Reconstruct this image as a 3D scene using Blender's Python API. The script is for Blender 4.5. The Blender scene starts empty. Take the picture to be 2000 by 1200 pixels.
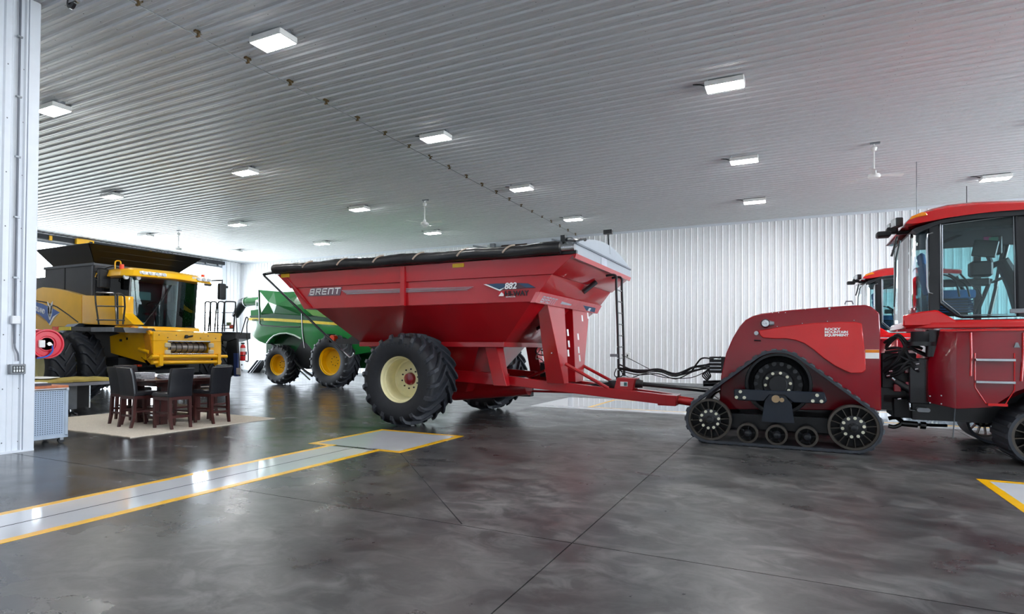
import bpy, bmesh, math, random
from mathutils import Vector, Matrix
random.seed(7)
S = bpy.context.scene
COL = S.collection
PI = math.pi

# ------------------------------------------------------------------ camera
F_PX, YAW, PITCH, ROLL, PY, CAM_H = 1132.7, 0.4506, 0.0138, 0.0055, 663.8, 1.6
_r = Vector((math.cos(YAW), math.sin(YAW), 0)); _f = Vector((-math.sin(YAW), math.cos(YAW), 0)); _u = Vector((0, 0, 1))
_f2 = _f*math.cos(PITCH) + _u*math.sin(PITCH); _u2 = -_f*math.sin(PITCH) + _u*math.cos(PITCH)
CR = _r*math.cos(ROLL) + _u2*math.sin(ROLL); CU = -_r*math.sin(ROLL) + _u2*math.cos(ROLL); CF = _f2
CAM = Vector((0, 0, CAM_H))
cd = bpy.data.cameras.new('camera'); cam = bpy.data.objects.new('camera', cd); COL.objects.link(cam)
cd.sensor_width = 36; cd.lens = 36*F_PX/2000; cd.shift_y = (PY-600)/2000; cd.clip_end = 400; cd.clip_start = .05
cam.matrix_world = Matrix(((CR.x, CU.x, -CF.x, 0), (CR.y, CU.y, -CF.y, 0), (CR.z, CU.z, -CF.z, CAM_H), (0, 0, 0, 1)))
S.camera = cam

# ------------------------------------------------------------------ world: bright overcast sky seen through the open doors
w = bpy.data.worlds.new('overcast'); S.world = w; w.use_nodes = True
bg = w.node_tree.nodes['Background']; bg.inputs[0].default_value = (.80, .90, 1.0, 1); bg.inputs[1].default_value = 14.0
LAMP_POWER = 96.0
S.view_settings.view_transform = 'Standard'; S.view_settings.look = 'None'
S.view_settings.exposure = 0.34; S.view_settings.gamma = 1.0; S.view_settings.use_curve_mapping = False
S.cycles.max_bounces = 9; S.cycles.diffuse_bounces = 5; S.cycles.glossy_bounces = 4; S.cycles.transmission_bounces = 8
S.cycles.transparent_max_bounces = 12; S.cycles.sample_clamp_indirect = 8; S.cycles.caustics_reflective = False; S.cycles.caustics_refractive = False
def portal(name, loc, rot, sx, sy):
    l = bpy.data.lights.new(name, 'AREA'); l.shape = 'RECTANGLE'; l.size = sx; l.size_y = sy; l.energy = 0
    l.cycles.is_portal = True
    o = bpy.data.objects.new(name, l); COL.objects.link(o); o.location = loc; o.rotation_euler = rot
# building shell measures (metres): X along the back wall, Y into the shop, Z up
XL, XR, YF, YB, ZC = -31.5, 17.0, -8.0, 25.6, 6.86
LD = (11.5, 24.2, 6.35)      # big open doorway in the left wall: y0, y1, height
RD = (1.0, 23.5, 6.5)       # matching open doorway in the right wall, out of the frame
portal('left_door_daylight', (XL-.2, (LD[0]+LD[1])/2, LD[2]/2), (0, -PI/2, 0), LD[2], LD[1]-LD[0])
portal('right_door_daylight', (XR+.2, (RD[0]+RD[1])/2, RD[2]/2), (0, PI/2, 0), RD[2], RD[1]-RD[0])

# ------------------------------------------------------------------ helpers
def ray(x, y): return CR*((x-1000)/F_PX) - CU*((y-PY)/F_PX) + CF
def AY(x, y, Y): d = ray(x, y); return CAM + d*(Y/d.y)              # point of a photo pixel on a plane y = Y
def AX(x, y, X): d = ray(x, y); return CAM + d*(X/d.x)
def AZ(x, y, Z=0.): d = ray(x, y); return CAM + d*((Z-CAM_H)/d.z)
def XZ(pts, Y): return [(AY(x, y, Y).x, AY(x, y, Y).z) for x, y in pts]
def lin(c): return tuple((v/12.92 if v <= .04045 else ((v+.055)/1.055)**2.4) for v in c)
def H(h): return lin(tuple(int(h[i:i+2], 16)/255 for i in (0, 2, 4)))
MATS = {}
def mat(name, hexc, rough=.5, metal=0., coat=0., var=.08, scale=6., bump=0., spec=.5, emit=0., trans=0., alpha=1., ior=1.45):
    if name in MATS: return MATS[name]
    m = bpy.data.materials.new(name); m.use_nodes = True; nt = m.node_tree; b = nt.nodes['Principled BSDF']
    c = H(hexc); L = nt.links.new
    tc = nt.nodes.new('ShaderNodeTexCoord'); nz = nt.nodes.new('ShaderNodeTexNoise'); nz.inputs['Scale'].default_value = scale
    nz.inputs['Detail'].default_value = 4; L(tc.outputs['Object'], nz.inputs['Vector'])
    r = nt.nodes.new('ShaderNodeValToRGB'); L(nz.outputs['Fac'], r.inputs['Fac'])
    r.color_ramp.elements[0].position = .3; r.color_ramp.elements[1].position = .7
    r.color_ramp.elements[0].color = (*[v*(1-var) for v in c], 1); r.color_ramp.elements[1].color = (*[min(1, v*(1+var)) for v in c], 1)
    L(r.outputs['Color'], b.inputs['Base Color'])
    b.inputs['Roughness'].default_value = rough; b.inputs['Metallic'].default_value = metal
    b.inputs['Coat Weight'].default_value = coat; b.inputs['Coat Roughness'].default_value = .06
    b.inputs['Specular IOR Level'].default_value = spec; b.inputs['IOR'].default_value = ior
    if trans: b.inputs['Transmission Weight'].default_value = trans
    if alpha < 1: b.inputs['Alpha'].default_value = alpha
    if emit:
        b.inputs['Emission Color'].default_value = (*c, 1); b.inputs['Emission Strength'].default_value = emit
    if bump:
        bp = nt.nodes.new('ShaderNodeBump'); bp.inputs['Strength'].default_value = bump; bp.inputs['Distance'].default_value = .01
        n2 = nt.nodes.new('ShaderNodeTexNoise'); n2.inputs['Scale'].default_value = scale*3; n2.inputs['Detail'].default_value = 5
        L(tc.outputs['Object'], n2.inputs['Vector']); L(n2.outputs['Fac'], bp.inputs['Height']); L(bp.outputs['Normal'], b.inputs['Normal'])
    MATS[name] = m; return m
def glass(name, tint, dark=.25):
    m = bpy.data.materials.new(name); m.use_nodes = True; nt = m.node_tree; nt.nodes.clear(); L = nt.links.new
    o = nt.nodes.new('ShaderNodeOutputMaterial'); mx = nt.nodes.new('ShaderNodeMixShader'); t = nt.nodes.new('ShaderNodeBsdfTransparent')
    g = nt.nodes.new('ShaderNodeBsdfGlossy'); fr = nt.nodes.new('ShaderNodeFresnel'); fr.inputs['IOR'].default_value = 1.5
    nz = nt.nodes.new('ShaderNodeTexNoise'); nz.inputs['Scale'].default_value = 2.
    mm = nt.nodes.new('ShaderNodeMixRGB'); mm.inputs[1].default_value = (*H(tint), 1); mm.inputs[2].default_value = (*[v*.93 for v in H(tint)], 1)
    L(nz.outputs['Fac'], mm.inputs[0]); L(mm.outputs[0], t.inputs['Color'])
    g.inputs['Roughness'].default_value = .02; g.inputs['Color'].default_value = (1, 1, 1, 1)
    L(fr.outputs[0], mx.inputs[0]); L(t.outputs[0], mx.inputs[1]); L(g.outputs[0], mx.inputs[2]); L(mx.outputs[0], o.inputs[0])
    MATS[name] = m; return m

ORG = {}
def reg(o, parent, origin):
    origin = Vector(origin); ORG[o] = origin
    if parent is not None:
        o.parent = parent; o.location = origin - ORG[parent]
    else: o.location = origin
    COL.objects.link(o); return o
def tag(o, label=None, cat=None, group=None, kind=None):
    if label: o['label'] = label
    if cat: o['category'] = cat
    if group: o['group'] = group
    if kind: o['kind'] = kind
    return o
def thing(name, loc, label, cat, group=None):
    o = bpy.data.objects.new(name, None); o.empty_display_size = .2
    reg(o, None, loc); return tag(o, label, cat, group)
def inst(o, parent, origin, rot=None, name=None):
    c = bpy.data.objects.new(name or o.name.split('.')[0], o.data); reg(c, parent, origin)
    if rot is not None: c.rotation_euler = rot
    return c
def copy_tree(o, parent, offset):
    c = o.copy(); COL.objects.link(c); c.parent = parent
    if parent is None: c.location = o.location + offset
    for ch in o.children: copy_tree(ch, c, offset)
    return c
class MB:
    def __init__(s): s.v = []; s.f = []
    def add(s, vs, fs):
        n = len(s.v); s.v += [Vector(v) for v in vs]; s.f += [tuple(i+n for i in f) for f in fs]; return s
    def box(s, x0, x1, y0, y1, z0, z1):
        return s.add([(x0,y0,z0),(x1,y0,z0),(x1,y1,z0),(x0,y1,z0),(x0,y0,z1),(x1,y0,z1),(x1,y1,z1),(x0,y1,z1)],
                     [(0,3,2,1),(4,5,6,7),(0,1,5,4),(1,2,6,5),(2,3,7,6),(3,0,4,7)])
    def cbox(s, c, sx, sy, sz, rot=None):
        vs = [Vector((i*sx/2, j*sy/2, k*sz/2)) for k in (-1,1) for j in (-1,1) for i in (-1,1)]
        if rot is not None: vs = [rot @ v for v in vs]
        return s.add([Vector(c)+v for v in vs], [(0,2,3,1),(4,5,7,6),(0,1,5,4),(1,3,7,5),(3,2,6,7),(2,0,4,6)])
    def hexa(s, lo, hi):        # two quads (4 points each, same order) joined
        return s.loft([lo, hi])
    def loft(s, rings, caps=True, closed=False):
        n = len(rings[0]); vs = [p for r in rings for p in r]; fs = []
        m = len(rings)
        for k in range(m if closed else m-1):
            a, b = k*n, ((k+1) % m)*n
            for i in range(n):
                j = (i+1) % n; fs.append((a+i, a+j, b+j, b+i))
        if caps and not closed: fs += [tuple(range(n))[::-1], tuple(range((m-1)*n, m*n))]
        return s.add(vs, fs)
    def prism_y(s, pts, y0, y1):
        return s.loft([[(x, y0, z) for x, z in pts], [(x, y1, z) for x, z in pts]])
    def prism_x(s, pts, x0, x1):
        return s.loft([[(x0, y, z) for y, z in pts], [(x1, y, z) for y, z in pts]])
    def prism_z(s, pts, z0, z1):
        return s.loft([[(x, y, z0) for x, y in pts], [(x, y, z1) for x, y in pts]])
    def cyl(s, p0, p1, r0, r1=None, n=16, caps=True):
        p0, p1 = Vector(p0), Vector(p1); r1 = r0 if r1 is None else r1
        d = (p1-p0).normalized(); a = d.orthogonal().normalized(); b = d.cross(a)
        rg = lambda c, r: [c + (a*math.cos(2*PI*i/n) + b*math.sin(2*PI*i/n))*r for i in range(n)]
        return s.loft([rg(p0, r0), rg(p1, r1)], caps)
    def tube(s, pts, r, n=8, closed=False):
        pts = [Vector(p) for p in pts]; rings = []; prev = None
        m = len(pts)
        for k, p in enumerate(pts):
            if closed: d = (pts[(k+1) % m]-pts[k-1])
            else: d = pts[min(k+1, m-1)]-pts[max(k-1, 0)]
            d.normalize()
            a = d.orthogonal().normalized() if prev is None else (prev - d*prev.dot(d)).normalized()
            prev = a; b = d.cross(a)
            rr = r[k] if isinstance(r, (list, tuple)) else r
            rings.append([p + (a*math.cos(2*PI*i/n)+b*math.sin(2*PI*i/n))*rr for i in range(n)])
        return s.loft(rings, True, closed)
    def lathe(s, prof, c=(0,0,0), axis='Y', n=32, caps=False, a0=0., a1=2*PI):     # prof: (radius, position along axis)
        c = Vector(c); rings = []
        full = abs(a1-a0-2*PI) < 1e-6; m = n if full else n+1
        for i in range(m):
            t = a0+(a1-a0)*i/n; cs, sn = math.cos(t), math.sin(t)
            rings.append([c + {'Y': Vector((r*cs, h, r*sn)), 'Z': Vector((r*cs, r*sn, h)), 'X': Vector((h, r*cs, r*sn))}[axis] for r, h in prof])
        k = len(prof); vs = [p for r in rings for p in r]; fs = []
        for i in range(n):
            j = (i+1) % m
            for q in range(k-1): fs.append((i*k+q, i*k+q+1, j*k+q+1, j*k+q))
        return s.add(vs, fs)
    def build(s, name, m, parent=None, bevel=0., seg=1, ang=35, origin=None, flat=False):
        org = ORG[parent] if (origin is None and parent is not None) else Vector(origin or (0,0,0))
        me = bpy.data.meshes.new(name); me.from_pydata([v-org for v in s.v], [], s.f)
        bm = bmesh.new(); bm.from_mesh(me)
        bmesh.ops.remove_doubles(bm, verts=bm.verts, dist=1e-5)
        bmesh.ops.recalc_face_normals(bm, faces=bm.faces)
        if bevel:
            es = [e for e in bm.edges if len(e.link_faces) == 2 and e.calc_face_angle(0) > .5]
            bmesh.ops.bevel(bm, geom=es, offset=bevel, segments=seg, affect='EDGES', clamp_overlap=True, profile=.6)
        bm.to_mesh(me); bm.free()
        if not flat:
            me.shade_smooth(); me.set_sharp_from_angle(angle=math.radians(ang))
        if m is not None: me.materials.append(m)
        o = bpy.data.objects.new(name, me); reg(o, parent, org); return o
def text(name, s, size, o, right, up, m, parent, shear=0., bold=0., depth=.004, space=1., wx=1.):
    cu = bpy.data.curves.new('t', 'FONT'); cu.body = s; cu.size = size; cu.shear = shear; cu.offset = bold; cu.extrude = depth; cu.space_character = space
    cu.resolution_u = 3
    t = bpy.data.objects.new('t', cu); COL.objects.link(t); bpy.context.view_layer.update()
    dg = bpy.context.evaluated_depsgraph_get(); me = bpy.data.meshes.new_from_object(t.evaluated_get(dg))
    bpy.data.objects.remove(t); bpy.data.curves.remove(cu)
    o, right, up = Vector(o), Vector(right).normalized(), Vector(up).normalized(); nn = right.cross(up)
    org = ORG[parent]
    for v in me.vertices: v.co = o + right*v.co.x*wx + up*v.co.y + nn*v.co.z - org
    me.name = name; me.materials.clear(); me.materials.append(m)
    ob = bpy.data.objects.new(name, me); return reg(ob, parent, org)
def arc(cx, cz, r, a0, a1, n): return [(cx+r*math.cos(math.radians(a0+(a1-a0)*i/n)), cz+r*math.sin(math.radians(a0+(a1-a0)*i/n))) for i in range(n+1)]
def rrect(x0, x1, y0, y1, r, n=4):
    return arc(x1-r, y0+r, r, -90, 0, n)+arc(x1-r, y1-r, r, 0, 90, n)+arc(x0+r, y1-r, r, 90, 180, n)+arc(x0+r, y0+r, r, 180, 270, n)
def smooth(pts, k=6):
    pts = [Vector(p) for p in pts]; out = []
    for i in range(len(pts)-1):
        p0, p1, p2, p3 = pts[max(i-1, 0)], pts[i], pts[i+1], pts[min(i+2, len(pts)-1)]
        for j in range(k):
            t = j/k
            out.append(.5*((2*p1)+(p2-p0)*t+(2*p0-5*p1+4*p2-p3)*t*t+(3*p1-p0-3*p2+p3)*t**3))
    return out+[pts[-1]]

# ------------------------------------------------------------------ materials
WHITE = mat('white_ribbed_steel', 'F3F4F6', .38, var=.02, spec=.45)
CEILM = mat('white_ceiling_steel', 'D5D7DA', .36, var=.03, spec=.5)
TRIM = mat('white_trim', 'DFE4EC', .35, var=.02)
RED = mat('cart_red_paint', 'AE0F1A', .28, coat=.6, var=.05, scale=2)
DRED = mat('tractor_red_paint', '86061A', .22, coat=.7, var=.05, scale=2)
BRED = mat('bright_red_panel', 'CC1216', .22, coat=.7, var=.04, scale=2)
YEL = mat('harvester_yellow', 'FFBE08', .32, coat=.6, var=.05, scale=3)
BEIGE = mat('harvester_ochre', 'F0BC48', .3, coat=.6, var=.04, scale=3)
GRN = mat('harvester_green', '1C7A35', .2, coat=.9, var=.05, scale=2)
DGRN = mat('harvester_dark_green', '10502A', .3, coat=.5)
RIMY = mat('rim_yellow', 'F2BE00', .3, coat=.4, var=.04)
RIMC = mat('rim_cream', 'E9E2B4', .35, coat=.3, var=.05)
STRIPE = mat('stripe_yellow', 'F4DD4A', .35)
RUB = mat('tyre_rubber', '1F2126', .62, var=.2, scale=9, bump=.15)
LUGM = mat('tyre_lug_rubber', '2B2E35', .55, var=.2, scale=12)
BELT = mat('track_rubber', '34383F', .55, var=.18, scale=9, bump=.1)
BLK = mat('black_paint', '14161B', .3, coat=.4, var=.1)
BLKS = mat('black_plastic', '1A1C20', .5, var=.15)
GREYM = mat('grey_steel', '8B8F94', .38, metal=.6, var=.1)
CHROME = mat('bright_steel', 'C9CCCF', .22, metal=1., var=.06)
DSTEEL = mat('dark_idler_steel', '5A554F', .35, metal=.8, var=.15)
TARP = mat('black_vinyl_tarp', '1B1C1F', .34, var=.25, scale=3, bump=1.2, coat=.2)
STRAP = mat('tan_strap', 'B9A594', .6)
CAPG = mat('grey_end_cap', '9AA1A9', .4, coat=.2, var=.03)
DECALW = mat('white_decal', 'F2F2F2', .4, var=.01)
DECALG = mat('grey_decal', 'A9AEB8', .4)
DECALD = mat('dark_blue_decal', '2C4A68', .4)
DECALK = mat('dark_decal', '23232A', .45)
DECALR = mat('crest_red', 'C31E2B', .4)
BLUE = mat('badge_blue', '2458A8', .3, coat=.5)
AMBER = mat('amber_lens', 'F08A12', .2, coat=.6, var=.1, scale=30)
ORED = mat('orange_lens', 'F0481C', .25, coat=.6)
LENS = mat('clear_lamp_lens', 'D9DFE2', .12, metal=.4, var=.3, scale=40)
GLASS = glass('cab_glass_teal', 'DCEFF0')
GLASSD = glass('cab_glass_dark', 'D6EDEF')
GLASSC = glass('cab_glass_clear', 'E4F0F2')
# ================================================================== the building
def concrete():
    m = bpy.data.materials.new('sealed_concrete'); m.use_nodes = True; nt = m.node_tree; b = nt.nodes['Principled BSDF']; L = nt.links.new
    g = nt.nodes.new('ShaderNodeNewGeometry')
    def nz(sc, det, dist=0., vec=None):
        n = nt.nodes.new('ShaderNodeTexNoise'); n.inputs['Scale'].default_value = sc; n.inputs['Detail'].default_value = det; n.inputs['Distortion'].default_value = dist
        n.inputs['Roughness'].default_value = .62; L(vec or g.outputs['Position'], n.inputs['Vector']); return n
    mp = nt.nodes.new('ShaderNodeMapping'); mp.inputs['Scale'].default_value = (.8, 1.15, 1); mp.inputs['Rotation'].default_value = (0, 0, .6); L(g.outputs['Position'], mp.inputs['Vector'])
    a = nz(.33, 9, .5); c = nz(1.7, 10, .35, mp.outputs[0]); d = nz(19, 5)
    def ramp(n, p0, c0, p1, c1):
        r = nt.nodes.new('ShaderNodeValToRGB'); L(n.outputs['Fac'], r.inputs['Fac']); e = r.color_ramp.elements
        e[0].position = p0; e[0].color = (*c0, 1); e[1].position = p1; e[1].color = (*c1, 1); return r.outputs[0]
    def mul(x, y, f):
        m_ = nt.nodes.new('ShaderNodeMixRGB'); m_.blend_type = 'MULTIPLY'; m_.inputs[0].default_value = f; L(x, m_.inputs[1]); L(y, m_.inputs[2]); return m_.outputs[0]
    base = ramp(a, .36, H('26282C'), .66, H('4A4948'))
    col = mul(base, ramp(c, .30, (.62, .62, .64), .76, (1.6, 1.6, 1.58)), .9)
    col = mul(col, ramp(d, .3, (.84, .84, .84), .72, (1.16, 1.16, 1.16)), 1.)
    # dust tracked in along the driving lanes to the right of the drain
    sp = nt.nodes.new('ShaderNodeSeparateXYZ'); L(g.outputs['Position'], sp.inputs[0])
    def rng(o, a0, a1, b0, b1, cl=True):
        q = nt.nodes.new('ShaderNodeMapRange'); q.inputs[1].default_value = a0; q.inputs[2].default_value = a1; q.inputs[3].default_value = b0; q.inputs[4].default_value = b1; L(o, q.inputs[0]); return q.outputs[0]
    def mth(op, x, y):
        q = nt.nodes.new('ShaderNodeMath'); q.operation = op; L(x, q.inputs[0]); L(y, q.inputs[1]); q.use_clamp = True; return q.outputs[0]
    lane = rng(sp.outputs['X'], -6.5, -3.2, 0, 1)
    dn = nz(.62, 10, .4); dust = mth('MULTIPLY', lane, rng(dn.outputs['Fac'], .38, .60, .25, 1))
    scuff = nz(3.2, 10, 1.0, mp.outputs[0]); sc = mth('MULTIPLY', dust, rng(scuff.outputs['Fac'], .44, .66, .02, 1))
    mxd = nt.nodes.new('ShaderNodeMixRGB'); mxd.inputs[2].default_value = (*H('807F7E'), 1); L(col, mxd.inputs[1])
    scl = nt.nodes.new('ShaderNodeMath'); scl.operation = 'MULTIPLY'; scl.inputs[1].default_value = .62; L(sc, scl.inputs[0]); L(scl.outputs[0], mxd.inputs[0]); col = mxd.outputs[0]
    L(col, b.inputs['Base Color'])
    rr = nt.nodes.new('ShaderNodeMapRange'); rr.inputs[1].default_value = .3; rr.inputs[2].default_value = .75; rr.inputs[3].default_value = .15; rr.inputs[4].default_value = .31
    L(c.outputs['Fac'], rr.inputs[0]); ra = nt.nodes.new('ShaderNodeMath'); ra.operation = 'MULTIPLY_ADD'; ra.inputs[1].default_value = .25; L(dust, ra.inputs[0]); L(rr.outputs[0], ra.inputs[2]); L(ra.outputs[0], b.inputs['Roughness'])
    b.inputs['Specular IOR Level'].default_value = .5
    bp = nt.nodes.new('ShaderNodeBump'); bp.inputs['Strength'].default_value = .05; bp.inputs['Distance'].default_value = .004; n4 = nz(7, 5); L(n4.outputs['Fac'], bp.inputs['Height']); L(bp.outputs[0], b.inputs['Normal'])
    return m
CONC = concrete()
JOINT = mat('joint_dark', '202124', .8)
PAINT = mat('light_grey_floor_paint', 'DADDE3', .09, var=.04, scale=1.5, coat=.5)
PADB = mat('blue_grey_floor_paint', '9DABB6', .1, var=.05, scale=1.5, coat=.4)
YLINE = mat('yellow_floor_line', 'F8BC08', .3, var=.06, scale=5, coat=.3)
fl = MB().box(XL-.3, XR+.3, YF-.3, YB+.3, -.25, -.03).build('floor', JOINT); tag(fl, kind='structure')
xs = [XL-.3] + [-6.2+4.57*k for k in range(-5, 5)] + [XR+.3]; ys = [YF-.3] + [4.52+4.57*k for k in range(-2, 5)] + [YB+.3]
g = .005
for i in range(len(xs)-1):
    for j in range(len(ys)-1):
        MB().box(xs[i]+g, xs[i+1]-g, ys[j]+g, ys[j+1]-g, -.03, 0).build('slab', CONC, fl)
def rect_line(x0, x1, y0, y1, z, nm, m): return MB().box(x0, x1, y0, y1, .0, z).build(nm, m, fl)
yw = .105
# trench drain strip and its square sump, painted grey with yellow edging
rect_line(-6.68, -6.262, YF, 7.17, .0025, 'painted_strip', PAINT); rect_line(-6.238, -5.83, YF, 7.17, .0025, 'painted_strip', PAINT)
rect_line(-6.262, -6.238, YF, 8.1, .0018, 'drain_slot', JOINT)
rect_line(-7.08, -5.44, 7.28, 8.95, .0022, 'painted_square', PAINT)
def yl(x0, x1, y0, y1): rect_line(x0, x1, y0, y1, .0035, 'yellow_line', YLINE)
yl(-6.78, -6.68, YF, 7.17+yw); yl(-5.83, -5.73, YF, 7.17+yw); yl(-7.185, -6.78, 7.17, 7.17+yw); yl(-5.73, -5.335, 7.17, 7.17+yw)
yl(-7.185, -7.08, 7.17+yw, 9.06); yl(-5.44, -5.335, 7.17+yw, 9.06); yl(-7.08, -5.44, 8.955, 9.06)
rect_line(2.155, 3.8, 7.28, 8.91, .0022, 'painted_square', PAINT); yl(2.05, 2.155, 7.17, 9.02); yl(2.155, 3.8, 8.915, 9.02); yl(3.8, 3.905, 7.17, 9.02); yl(2.155, 3.8, 7.17, 7.275)
# saw cut running off the sump corner
a, b_ = AZ(782, 886), AZ(902, 1024); dv = (b_-a).normalized(); nv = Vector((-dv.y, dv.x, 0))*.006
MB().loft([[a-nv, a+nv, a+nv+Vector((0,0,.001)), a-nv+Vector((0,0,.001))], [b_-nv, b_+nv, b_+nv+Vector((0,0,.001)), b_-nv+Vector((0,0,.001))]]).build('saw_cut', JOINT, fl)
# wide painted bay near the back wall
rect_line(-6.5, 9.0, 14.5, 15.02, .0022, 'painted_strip', PAINT); rect_line(-6.5, -5.0, 15.02, 17.75, .0022, 'painted_strip', PAINT); rect_line(-5.0, 9, 17.55, 17.75, .0022, 'painted_strip', PAINT)
rect_line(-4.9, 9.0, 15.1, 17.45, .0022, 'painted_strip', PADB)
yl(-5.0, -4.9, 15.02, 17.55); yl(-4.9, 9, 15.02, 15.1); yl(-4.9, 9, 17.45, 17.55)

# ribbed steel sheets
RP = .253
def rib_profile(n):
    pts = []
    for i in range(n):
        o = i*RP
        pts += [(o, 0), (o+.012, .034), (o+.034, .034), (o+.05, 0), (o+.105, 0), (o+.112, .006), (o+.122, .006), (o+.129, 0), (o+.175, 0), (o+.182, .006), (o+.192, .006), (o+.199, 0)]
    return pts+[(n*RP, 0)]
PW = 4*RP
def sheet(length):       # profile along u, out along w, run along v
    p = rib_profile(4); m = MB(); vs = [(u, 0, w_) for u, w_ in p]+[(u, length, w_) for u, w_ in p]; k = len(p)
    m.add(vs, [(i, i+1, k+i+1, k+i) for i in range(k-1)]); return m
def sheet_mesh(name, length, M, m):
    b = sheet(length); b.v = [M @ v for v in b.v]
    me = bpy.data.meshes.new(name); me.from_pydata(b.v, [], b.f); me.materials.append(m); return me
# ceiling
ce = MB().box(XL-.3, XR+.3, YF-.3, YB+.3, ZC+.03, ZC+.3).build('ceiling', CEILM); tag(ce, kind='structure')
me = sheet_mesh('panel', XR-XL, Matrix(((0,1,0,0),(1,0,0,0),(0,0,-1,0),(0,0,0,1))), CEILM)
y = YB-PW
while y > YF-PW:
    o = bpy.data.objects.new('panel', me); reg(o, ce, (XL, max(y, YF-.2), ZC)); y -= PW
# screw heads along the purlin lines
m = MB(); p = []
yy = YB-PW
rows = [-.87+1.32*k for k in range(-12, 8)]
for xr in rows:
    for k in range(0, 84):
        yv = YB-.035-k*RP
        if yv < 4: break
        p.append((xr, yv-.09))
for xr, yv in p: m.lathe([(.0, -.006), (.008, -.006), (.012, 0)], (xr, yv, ZC), 'Z', 6)
tag(m.build('screw_heads', mat('screw_heads', '6B6E74', .5), ce), kind='stuff')
# back wall
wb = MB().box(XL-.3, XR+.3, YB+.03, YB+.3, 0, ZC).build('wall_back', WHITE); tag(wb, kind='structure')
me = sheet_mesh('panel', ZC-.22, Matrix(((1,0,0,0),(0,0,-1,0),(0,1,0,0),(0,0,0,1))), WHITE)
DX0, DX1 = -13.35, -9.35
x = XL
while x < XR-.3:
    if not (x+PW > DX0+.4 and x < DX1-.4):
        o = bpy.data.objects.new('panel', me); reg(o, wb, (x, YB, .12))
    x += PW
MB().box(XL, XR, YB-.05, YB+.03, 0, .12).build('concrete_curb', mat('curb_concrete', '9B9E9F', .7, bump=.2), wb)
MB().box(XL, XR, YB-.04, YB+.02, ZC-.1, ZC-.0).build('ceiling_trim', TRIM, wb)
m = MB()
rows2 = [.9+1.5*k for k in range(4)]
# left wall with the big open doorway
wl = MB().box(XL-.3, XL, LD[1], YB, 0, ZC).box(XL-.3, XL, YF, LD[0], 0, ZC).box(XL-.3, XL, LD[0], LD[1], LD[2], ZC)
wl = tag(wl.build('wall_left', WHITE), kind='structure')
me = sheet_mesh('panel', ZC-.02, Matrix(((0,0,1,0),(1,0,0,0),(0,1,0,0),(0,0,0,1))), WHITE)
for yv in (LD[1]+.02,): reg(bpy.data.objects.new('panel', me), wl, (XL+.01, yv+.3, 0))
MB().box(XL-.32, XL+.05, LD[1]-.02, LD[1]+.28, 0, ZC-.02).build('jamb_trim', TRIM, wl, bevel=.01)
# right and front walls, out of view, each with an open doorway
wr = MB().box(XR, XR+.3, YF, RD[0], 0, ZC).box(XR, XR+.3, RD[1], YB, 0, ZC).box(XR, XR+.3, RD[0], RD[1], RD[2], ZC)
tag(wr.build('wall_right', WHITE), kind='structure')
wf = MB().box(XL, XR, YF-.3, YF, 0, ZC)
tag(wf.build('wall_front', WHITE), kind='structure')
gr = MB().box(-150, XL-.3, -120, 150, -.3, -.06).box(XR+.3, 130, -120, 150, -.3, -.06).box(XL-.3, XR+.3, -120, YF-.3, -.3, -.06).box(XL-.3, XR+.3, YB+.3, 150, -.3, -.06)
tag(gr.build('ground', mat('pale_gravel_yard', 'BDBAB2', .9, var=.1, scale=1.5)), kind='structure')

# inner corner of the office block on the left: ribbed face towards the shop
PX_ = -10.39; PYE = 4.785
wi = MB().box(-15.5, PX_-.03, YF, PYE-.02, 0, ZC).build('wall_inner_left', WHITE); tag(wi, kind='structure')
me = sheet_mesh('panel', ZC-.03, Matrix(((0,0,1,0),(-1,0,0,0),(0,1,0,0),(0,0,0,1))), TRIM)
yv = PYE-.135
while yv > YF: reg(bpy.data.objects.new('panel', me), wi, (PX_-.028, yv, .03)); yv -= PW
MB().box(PX_-.03, PX_+.012, PYE-.135, PYE, 0, ZC-.02).box(PX_-.25, PX_, PYE-.012, PYE+.012, 0, ZC-.02).build('corner_trim', TRIM, wi, bevel=.004)
MB().box(PX_-.03, PX_+.02, YF, PYE+.004, 0, .03).build('base_trim', TRIM, wi)
m = MB()
for zz in (.16, .95, 1.75, 2.55, 3.35, 4.15, 4.95, 5.75):
    for yy in (PYE-.18, PYE-.22-.16, PYE-.18-RP*1.02-.12, PYE-.6):
        m.lathe([(.0, .006), (.007, .006), (.011, 0)], (PX_-.026, yy, zz), 'X', 6)
tag(m.build('screw_heads', mat('screw_heads', '6B6E74', .5), wi), kind='stuff')

# overhead door in the back wall, mostly hidden by the cart
d1 = MB().box(DX0-.02, DX1+.02, YB-.02, YB+.03, 0, 6.45).build('door_1', TRIM); tag(d1, kind='structure')
for k in range(10): MB().box(DX0+.08, DX1-.08, YB-.075, YB-.02, k*.62, k*.62+.612).build('door_panel', WHITE, d1, bevel=.008)
MB().box(DX0-.12, DX0+.02, YB-.1, YB, 0, 6.55).build('door_frame', TRIM, d1); MB().box(DX1-.02, DX1+.12, YB-.1, YB, 0, 6.55).build('door_frame', TRIM, d1)
MB().box(DX0-.12, DX1+.12, YB-.1, YB, 6.45, ZC-.1).build('door_header', TRIM, d1)
for sx in (DX0-.02, DX1+.02):
    tr = [(sx, YB-.16, 3.0), (sx, YB-.16, 5.9)]+[(sx, YB-.16-.55*(1-math.cos(t)), 5.9+.55*math.sin(t)) for t in (.3,.6,.9,1.2,1.5)]+[(sx-.5 if sx < -11 else sx-.45, YB-1.3, 6.5)]
    MB().tube(tr, .045, 6).build('door_track', GREYM, d1)
    MB().box(sx-.12, sx+.12, YB-.3, YB-.08, 6.3, 6.75).build('spring_bracket', GREYM, d1)
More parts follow.
